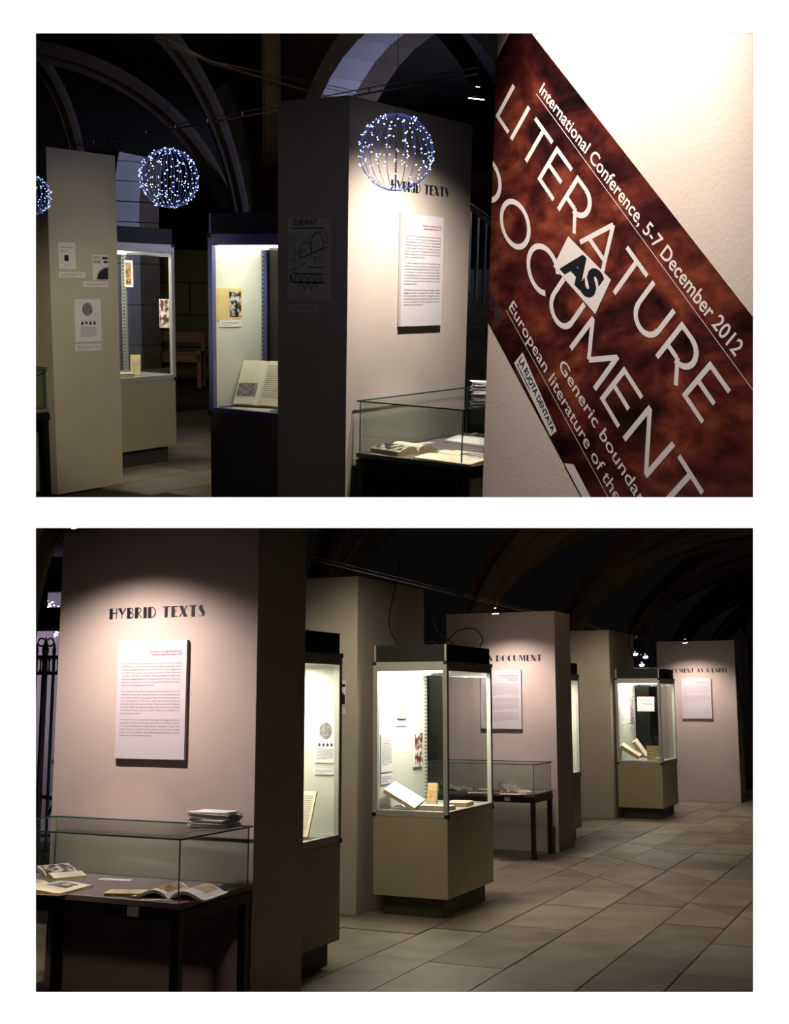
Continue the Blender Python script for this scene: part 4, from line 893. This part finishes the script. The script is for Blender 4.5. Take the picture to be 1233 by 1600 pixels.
for k in range(192):
    s0, s1 = -4 + k * .125, -4 + (k + 1) * .125
    for i in range(30):
        q = lambda s_, i_: lun(s_) + (.96 - lun(s_)) * i_ / 30
        Q = [web(s0, q(s0, i)), web(s1, q(s1, i)), web(s1, q(s1, i + 1)), web(s0, q(s0, i + 1))]
        if all(below(p) for p in Q): mb.poly(Q)
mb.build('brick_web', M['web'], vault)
mb = MB()
for k in range(0, 6):      # piers carrying the ribs, behind the display walls
    p = A0 + ey * (k * BAY) - ex * .1; mb.tube([(p.x, p.y, 0), (p.x, p.y, ZS + .1)], [.2, .2], 12)
    mb.tube([(p.x, p.y, ZS - .12), (p.x, p.y, ZS + .08)], [.2, .3], 12)
mb.build('rib_piers', M['rib'], vault)
t = thing('stone_column', 'carved stone column at the far right edge of the lower room', 'column', Matrix.Translation((6.28, 20.6, 0)))
MB().tube([(0, 0, 0), (0, 0, .9)], [.3, .3], 8).build('pedestal', M['rib'], t); MB().tube([(0, 0, .9), (0, 0, 1.0), (0, 0, 2.55), (0, 0, 2.6), (0, 0, 2.75)], [.26, .18, .16, .24, .24], 12).build('shaft', M['rib'], t)
MB().tube([(0, 0, 2.75), (0, 0, 2.9), (0, 0, 3.05), (0, 0, 3.15), (0, 0, 3.25)], [.1, .15, .09, .08, .02], 10).build('finial', M['rib'], t)

# upper arcade: thick round arches with a pale reflected band, brick behind, moulded ribs in front
dW = Vector((-.58, .815, 0)).normalized(); nW = Vector((.815, .58, 0)).normalized()     # along the arcade (away-left), through it
def arch(label, cx, cy, r, zs, th, floor_):
    t = thing('stone_arch', label, 'arch', MUP @ Matrix.Translation((cx, cy, 0))); n = 21
    def P(ang, rr, dep): return Vector((0, 0, zs)) + dW * (math.cos(ang) * rr) + Vector((0, 0, math.sin(ang) * rr)) + nW * dep
    for i in range(n):        # voussoirs, each its own stone
        a0, a1 = math.pi * i / n + .004, math.pi * (i + 1) / n - .004
        for d0, d1, m in ((0, th * .56, 'voussoir'), (th * .565, th, 'rib')):
            b = [P(a0, r, d0), P(a1, r, d0), P(a1, r, d1), P(a0, r, d1)]; q = [P(a0, r + .22, d0), P(a1, r + .22, d0), P(a1, r + .22, d1), P(a0, r + .22, d1)]
            MB().hexa(b, q).build('voussoir', M[m], t)
    nb = 4
    for sgn in (1, -1):
        for i in range(nb):
            z0 = floor_ + (zs - floor_) * i / nb + .004; z1 = floor_ + (zs - floor_) * (i + 1) / nb - .004
            for d0, d1, m in ((0, th * .56, 'voussoir'), (th * .565, th, 'rib')):
                a, b = (r, r + .22) if sgn > 0 else (-r - .22, -r)
                q = [dW * a + nW * d0, dW * b + nW * d0, dW * b + nW * d1, dW * a + nW * d1]
                MB().hexa([p + Vector((0, 0, z0)) for p in q], [p + Vector((0, 0, z1)) for p in q]).build('jamb_block', M[m], t)
    return t
arch('wide stone arch with pale reflected band rising behind the upper HYBRID TEXTS wall', 0, 10.5, 1.70, 2.0, .62, .1)
arch('narrower-looking far arch with pale reflected band above the left globe', -2.61, 14.17, 1.70, 2.2, .62, .1)
# spandrel wall with two openings cut (brick in herringbone)
sp = MB()
def spz(s):     # lower edge of the spandrel along the wall, s = distance along dW from the near arch centre
    z = 0.05
    for c in (0, 4.5):
        if abs(s - c) < 1.93: z = max(z, (2.0 if c == 0 else 2.2) + math.sqrt(max(0, 1.93 ** 2 - (s - c) ** 2)))
    return z
S = [-3.4 + i * .06 for i in range(190)]
for s0, s1 in zip(S, S[1:]):
    p0 = Vector((0, 10.5, 0)) + dW * s0; p1 = Vector((0, 10.5, 0)) + dW * s1
    for d in (.02, .5):
        a, b = p0 + nW * d, p1 + nW * d; sp.poly([(a.x, a.y, spz(s0)), (b.x, b.y, spz(s1)), (b.x, b.y, 6.2), (a.x, a.y, 6.2)])
sp.build('wall_left', M['web'], mw=MUP, kind='structure')
# brick courses proud of the spandrel and vault web
bricks = MB(); rnd = random.Random(4)
for i in range(150):
    for j in range(-6, 46):
        s = -3 + i * .12; z = 2.2 + j * .085 + (.085 * (i % 2) * 0) ; up_ = 1 if (i // 6) % 2 == 0 else -1
        zc = z + up_ * ((i % 6) * .085)
        if zc > 5.9 or zc - .12 < spz(s) + .05 or zc - .12 < spz(s + .12) + .05: continue
        p = Vector((0, 10.5, zc)) + dW * s - nW * .012; e1 = dW * .10 + Vector((0, 0, up_ * .07)); e2 = Vector((0, 0, .065))
        if rnd.random() < .05: continue
        b = [p, p + e1, p + e1 + e2, p + e2]; bricks.poly(b)
bo = bricks.build('herringbone_bricks', M['brick'], bpy.data.objects['wall_left'], kind='stuff')
rv = thing('vault_ribs', 'moulded stone ribs of the dark brick vault in the upper room', 'vault', MUP)
def bez(p, n=26):
    out = []; P = [Vector(q) for q in p]; N = len(P) - 1
    for i in range(n + 1):
        t_ = i / n; v = Vector((0, 0, 0))
        for k, q in enumerate(P): v += q * (math.comb(N, k) * t_ ** k * (1 - t_) ** (N - k))
        out.append(v)
    return out
def U(px, py, Y):     # room point of the upper room seen in that direction at depth Y
    d = MUP.to_3x3().inverted() @ (FW + Vector((1, 0, 0)) * ((px - 616.5) / 1850) + UP * ((800 - py) / 1850)); return EYE + d * (Y / d.y)
dn = lambda p, tg: Vector((.25, .5, 1)) - tg * Vector((.25, .5, 1)).dot(tg)
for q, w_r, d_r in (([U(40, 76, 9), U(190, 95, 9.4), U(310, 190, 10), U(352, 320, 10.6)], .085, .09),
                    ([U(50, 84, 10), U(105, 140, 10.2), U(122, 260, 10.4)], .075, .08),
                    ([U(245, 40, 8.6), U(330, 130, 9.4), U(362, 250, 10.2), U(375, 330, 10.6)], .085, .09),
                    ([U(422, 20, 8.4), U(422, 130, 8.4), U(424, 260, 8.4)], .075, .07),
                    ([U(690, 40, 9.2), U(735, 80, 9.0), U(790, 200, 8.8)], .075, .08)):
    sweep(bez(q), w_r * .8, d_r, dn).build('rib', M['rib_shade'], rv, smooth=False)
# bundle of thin wires under the vault
wi = thing('wire_bundle', 'bundle of thin pale wires crossing under the upper vault', 'wires', MUP)
for k, (a, b) in enumerate(((-60, 17), (-50, 12), (-38, 6), (-25, 10), (20, -22), (45, -34))):
    MB().tube([U(150, 20 + a * .3, 7.2), U(330, 92 + b * .2 + k * 2, 7.8), U(560, 160 + b * .5, 8.8)], .0022, 4).build('wire', M['rail'], wi)

# far stone wall with blocks, railing, bench, window and stair beyond the arches
bw = MB().box(-7, 6, 18.1, 18.4, 0, 1.93).build('wall_back', M['grout'], mw=MUP, kind='structure')
bw2 = MB().box(-7, 6, 18.9, 19.0, 1.93, 5).build('wall_back', M['slab'], mw=MUP, kind='structure')
rnd = random.Random(2); proto = None
for r_ in range(4):
    x = -6.2 + (r_ % 2) * .45
    while x < 4.2:
        l = rnd.choice([.8, .95, 1.1]); z0 = r_ * .48
        MB().box(x, x + l - .02, 18.03, 18.1, z0 + .008, z0 + .472).build('stone_block', M['ashlar'], bw); x += l
def railing(label, mw, p0, p1, z0, z1, n, fancy=False):
    t = thing('iron_railing', label, 'railing', mw); a, b = Vector(p0), Vector(p1)
    for z in (z0 + .06, z1 - .09 if fancy else z1 - .16, z1 - .21 if fancy else z1 - .20): MB().tube([(a.x, a.y, z), (b.x, b.y, z)], .014, 6).build('rail_bar', M['iron'], t)
    for i in range(n):
        p = a.lerp(b, i / (n - 1)); big = fancy and i % 4 == 2; r = .022 if big else .012
        br = MB().tube([(p.x, p.y, z0), (p.x, p.y, z1 - .07), (p.x, p.y, z1 - .04), (p.x, p.y, z1 + (.06 if big else .02))], [r, r, r * 1.3, .002], 6).build('baluster', M['iron'], t)
        if big:
            mb = MB()
            d = (b - a).normalized()
            for sg in (1, -1):
                c = Vector((p.x, p.y, z1 - .0)); mb.tube([c + d * sg * (.034 + .024 * math.cos(w)) + Vector((0, 0, .02 + .03 * math.sin(w))) for w in [2.6 - k * .6 for k in range(9)]], .007, 5)
            mb.build('scroll', M['iron'], br)
        if fancy:
            mb = MB(); d = (b - a).normalized(); c = Vector((p.x, p.y, z1 - .15)); g = (b - a).length / (n - 1) * .28
            for sg in (1, -1): mb.tube([c + d * sg * (g + g * .8 * math.cos(w)) + Vector((0, 0, .055 * math.sin(w))) for w in [2.8 - k * .55 for k in range(9)]], .006, 5)
            mb.build('scrollwork', M['iron'], br)
    return t
railing('dark iron railing on top of the far stone wall', MUP, (-6.2, 18.2, 0), (-.6, 18.2, 0), 1.93, 2.62, 44)
bn = thing('wooden_bench', 'brown wooden bench against the far stone wall between the two upper cases', 'bench', MUP @ Matrix.Translation((-2.66, 16.5, 0)))
for x in (-1.2, -.05):
    for y in (0, .36): MB().box(x, x + .055, y, y + .055, 0, .74 if y else .52).build('leg', M['wood'], bn)
MB().box(-1.2, .0, -.01, .42, .47, .50).build('seat', M['wood'], bn); MB().box(-1.2, .0, .37, .40, .62, .76).build('backrest', M['wood'], bn); MB().box(-1.2, .0, 0, .02, .36, .46).build('front_rail', M['wood'], bn)
# building beyond the wide arch
fb = thing('far_building', 'dark stone facade with tall windows beyond the wide arch', 'building', MUP)
def ublock(px0, py0, px1, py1, Y, d, name, m, sub=None, frame_=True):
    a, b = U(px0, py1, Y), U(px1, py0, Y); return MB().box(a.x, b.x, Y, Y + d, min(a.z, b.z), max(a.z, b.z)).build(name, M[m], sub or fb)
for (a, b, c, d) in ((600, 60, 672, 170), (672, 60, 684, 300), (600, 170, 640, 240), (684, 60, 800, 92), (684, 200, 800, 330), (742, 92, 752, 200)): ublock(a, b, c, d, 16.2, .3, 'stone_block', 'ashlar')
for (a, b, c, d) in ((684, 92, 742, 200), (752, 92, 800, 200)):
    w0 = ublock(a, b, c, d, 16.35, .05, 'window', 'dark_pane'); ublock((a + c) / 2 - 1, b, (a + c) / 2 + 1, d, 16.28, .05, 'glazing_bar', 'ashlar', w0); ublock(a, (b + d) / 2, c, (b + d) / 2 + 2, 16.28, .05, 'glazing_bar', 'ashlar', w0)
w0 = ublock(512, 290, 537, 338, 16.5, .05, 'window', 'lit_pane'); ublock(511, 304, 538, 307, 16.4, .05, 'glazing_bar', 'iron', w0); ublock(523, 290, 525, 338, 16.4, .05, 'glazing_bar', 'iron', w0)
ublock(592, 130, 600, 160, 16.1, .05, 'window', 'lit_pane'); ublock(744, 108, 750, 142, 16.1, .05, 'window', 'lit_pane')
st = thing('stone_stair', 'dim stone staircase with a wooden handrail at the right beyond the table', 'stairs', MUP)
for k in range(9):
    a = U(726, 420 + k * 22, 12.5); b = U(800, 420 + k * 22, 12.5); MB().box(a.x + (8 - k) * -.02, b.x, 12.5 - k * .16, 12.9 - k * .16, a.z - .30, a.z).build('step', M['ashlar'], st)
MB().tube([U(728, 318, 11.5), U(775, 352, 10.2)], .03, 8).build('handrail', M['wood'], st)
for k in range(4): p = U(735 + k * 12, 326 + k * 9, 11.3 - k * .3); MB().tube([p, p - Vector((0, 0, .75))], .02, 6).build('baluster', M['ashlar'], st)

# ------------------------------------------------------------------ street side of the lower room (left edge)
def L_(px, py, Y):
    d = FW + Vector((1, 0, 0)) * ((px - 616.5) / 1850) + UP * ((800 - py) / 1850); return EYE + d * (Y / d.y)
MB().box(-6.2, -2.2, 13.0, 13.2, 0, 3.3).build('wall_left', M['far_wall'], mw=MLO, kind='structure')
wl = MB()
a = L_(40, 985, 8.6); b = L_(100, 960, 8.6); wl.box(a.x, b.x, 8.6, 8.68, a.z, b.z + .05); a = L_(40, 985, 8.6); b = L_(75, 820, 8.6); wl.box(a.x - .3, b.x, 8.6, 8.68, a.z, b.z)
a = L_(40, 925, 8.6); b = L_(100, 870, 8.6); wl.box(a.x - .3, b.x + .1, 8.6, 8.68, a.z, b.z)
wl.build('window_1', M['iron'], mw=MLO, kind='structure')
railing('black wrought-iron railing with spikes and scrolls at the lower left edge', MLO, (-3.0, 8.9, 0), (-2.15, 8.9, 0), .35, 1.90, 14, True)
sl = thing('star_light', 'blue-white string light decoration in the street behind the lower left wall', 'string light', MLO); mb = MB(); wr = MB(); rnd = random.Random(12)
for (x0, y0, x1, y1, n) in ((75, 955, 91, 935, 16), (78, 953, 95, 953, 14), (84, 978, 95, 995, 18), (88, 976, 95, 978, 6), (95, 940, 110, 990, 16)):
    wr.tube([L_(x0, y0, 9.3), L_(x1, y1, 9.3)], .003, 4)
    for i in range(n): mb.ball(L_(x0 + (x1 - x0) * rnd.random() + rnd.uniform(-1.5, 1.5), y0 + (y1 - y0) * rnd.random() * 1.0 + rnd.uniform(-1.5, 1.5), 9.3 + rnd.uniform(-.1, .1)), rnd.uniform(.004, .007))
mb.build('led_bulbs', M['led'], sl, kind='stuff'); wr.build('wire', M['led_wire'], sl)
bk = thing('bicycle', 'dark parked bicycle behind the iron railing', 'bicycle', Matrix.Translation((-3.05, 10.4, 0)))
for x in (0, 1.0): MB().tube([(x + .33 * math.cos(w), 0, .35 + .33 * math.sin(w)) for w in [2 * math.pi * k / 20 for k in range(21)]], .018, 6, False).build('wheel', M['iron'], bk)
MB().tube([(0, 0, .35), (.35, 0, .35), (.75, 0, .85), (.25, 0, .85), (.35, 0, .35)], .016, 6).tube([(0, 0, .35), (.25, 0, .85), (.22, 0, .95)], .014, 6).tube([(1.0, 0, .35), (.75, 0, .85), (.74, 0, 1.0), (.82, .2, 1.02)], .014, 6).build('bike_frame', M['iron'], bk)
MB().box(.12, .34, -.06, .06, .95, .99).build('saddle', M['black'], bk)

# ------------------------------------------------------------------ unseen lamps: added fills, plus rail spots inferred from lit faces
def lamp(name, mw, loc, aim, e, col, sx, sy=None):
    l = bpy.data.lights.new(name, 'AREA'); l.shape = 'RECTANGLE'; l.size = sx; l.size_y = sy or sx; l.energy = e; l.color = col; l.spread = R(75)
    o = bpy.data.objects.new(name, l); C.objects.link(o); d = (Vector(aim) - Vector(loc)).normalized()
    o.matrix_world = mw @ Matrix.Translation(loc) @ d.to_track_quat('-Z', 'Y').to_matrix().to_4x4(); return o
lamp('arch_fill_light', MUP, (3.4, 11.6, 2.9), (-1.2, 11.4, 2.9), 28, (.62, .65, 1), .8)  # added unseen bluish lamp to light the arch soffits
lamp('far_arch_fill_light', MUP, (.2, 15.6, 2.9), (-4.0, 15.0, 2.8), 18, (.62, .65, 1), .8)  # unseen too, put in to brighten the far arch's inner face
def bulb(name, mw, loc, aim, e, col, ang, size=.15):
    l = bpy.data.lights.new(name, 'SPOT'); l.energy = e; l.color = col; l.spot_size = R(ang); l.spot_blend = .8; l.shadow_soft_size = size
    o = bpy.data.objects.new(name, l); C.objects.link(o); d = (Vector(aim) - Vector(loc)).normalized()
    o.matrix_world = mw @ Matrix.Translation(loc) @ d.to_track_quat('-Z', 'Y').to_matrix().to_4x4()
bulb('rail_lamp_near', MLO, (-.38, 7.25, 2.36), (.3, 9.0, .2), 60, (1, .84, .66), 110)
bulb('rail_lamp_far', MLO, (2.35, 13.9, 2.4), (3.2, 15.6, .2), 52, (1, .83, .66), 110)
bulb('floor_fill_lower', MLO, (2.9, 9.6, 2.95), (2.6, 9.2, 0), 95, (1, .78, .60), 84, .1)  # added unseen light for the right-hand floor only
bulb('floor_fill_rear', MLO, (4.6, 14.0, 3.3), (4.3, 13.8, 0), 110, (1, .76, .58), 80, .1)  # likewise added, unseen, to lift the farther floor
bulb('table_fill_lower', MLO, wp(F1, MLO, -.75, -1.0, 2.25), wp(F1, MLO, -.75, -.36, .6), 60, (1, .80, .72), 42, .04)  # unseen light added to brighten the near table's pages
bulb('table_fill_middle', MLO, wp(F3, MLO, -.55, -1.0, 2.4), wp(F3, MLO, -.5, -.36, .6), 35, (1, .80, .72), 42, .04)  # same kind of added light over the middle table
bulb('table_fill_upper', MUP, wp(G1, MUP, 1.0, .45, 2.25), wp(G1, MUP, .36, .45, .6), 75, (1, .86, .74), 40, .04)  # added and unseen, lifts the upper table's books
bulb('vault_fill_upper', MUP, (-.6, 6.8, 2.7), (-1.9, 11, 4.3), 34, (1, .75, .5), 80)  # unseen uplight added to bring out upper ribs and brick
bulb('vault_fill_lower', MLO, (1.6, 8.4, 2.6), (3.6, 17, 4.0), 55, (1, .72, .5), 70)  # unseen uplight added for the lower vault
bulb('fill_lamp_upper', MUP, (-1.7, 3.9, 1.9), (-.5, 6.3, 1.3), 5.5, (1, .86, .78), 60)
bulb('near_wall_fill_lower', MLO, (-1.3, 2.9, 1.9), (-1.1, 6.2, 1.0), 22, (1, .76, .68), 60)  # added unseen fill on the near lower display wall
bulb('olive_side_fill_upper', MUP, (-.9, 4.9, 2.25), (-2.2, 9.4, .5), 190, (1, .88, .60), 34)  # unseen light added to lift the olive wall, case and floor
bulb('olive_wall_fill', MUP, wp(G2, MUP, .9, .2, 2.55), wp(G2, MUP, 0, .3, .9), 9, (1, .86, .60), 100)  # added wall wash without any fixture
bulb('far_floor_fill_upper', MUP, (-2.5, 12.3, 2.3), (-2.6, 16.6, .5), 45, (1, .88, .62), 60)  # added unseen light on the far floor and stone wall
lamp('far_wall_fill_light', MLO, (-4.2, 11.0, 3.0), (-4.0, 13, 1.6), 16, (.8, .75, 1), .5)  # unseen bluish light added to show the far street wall
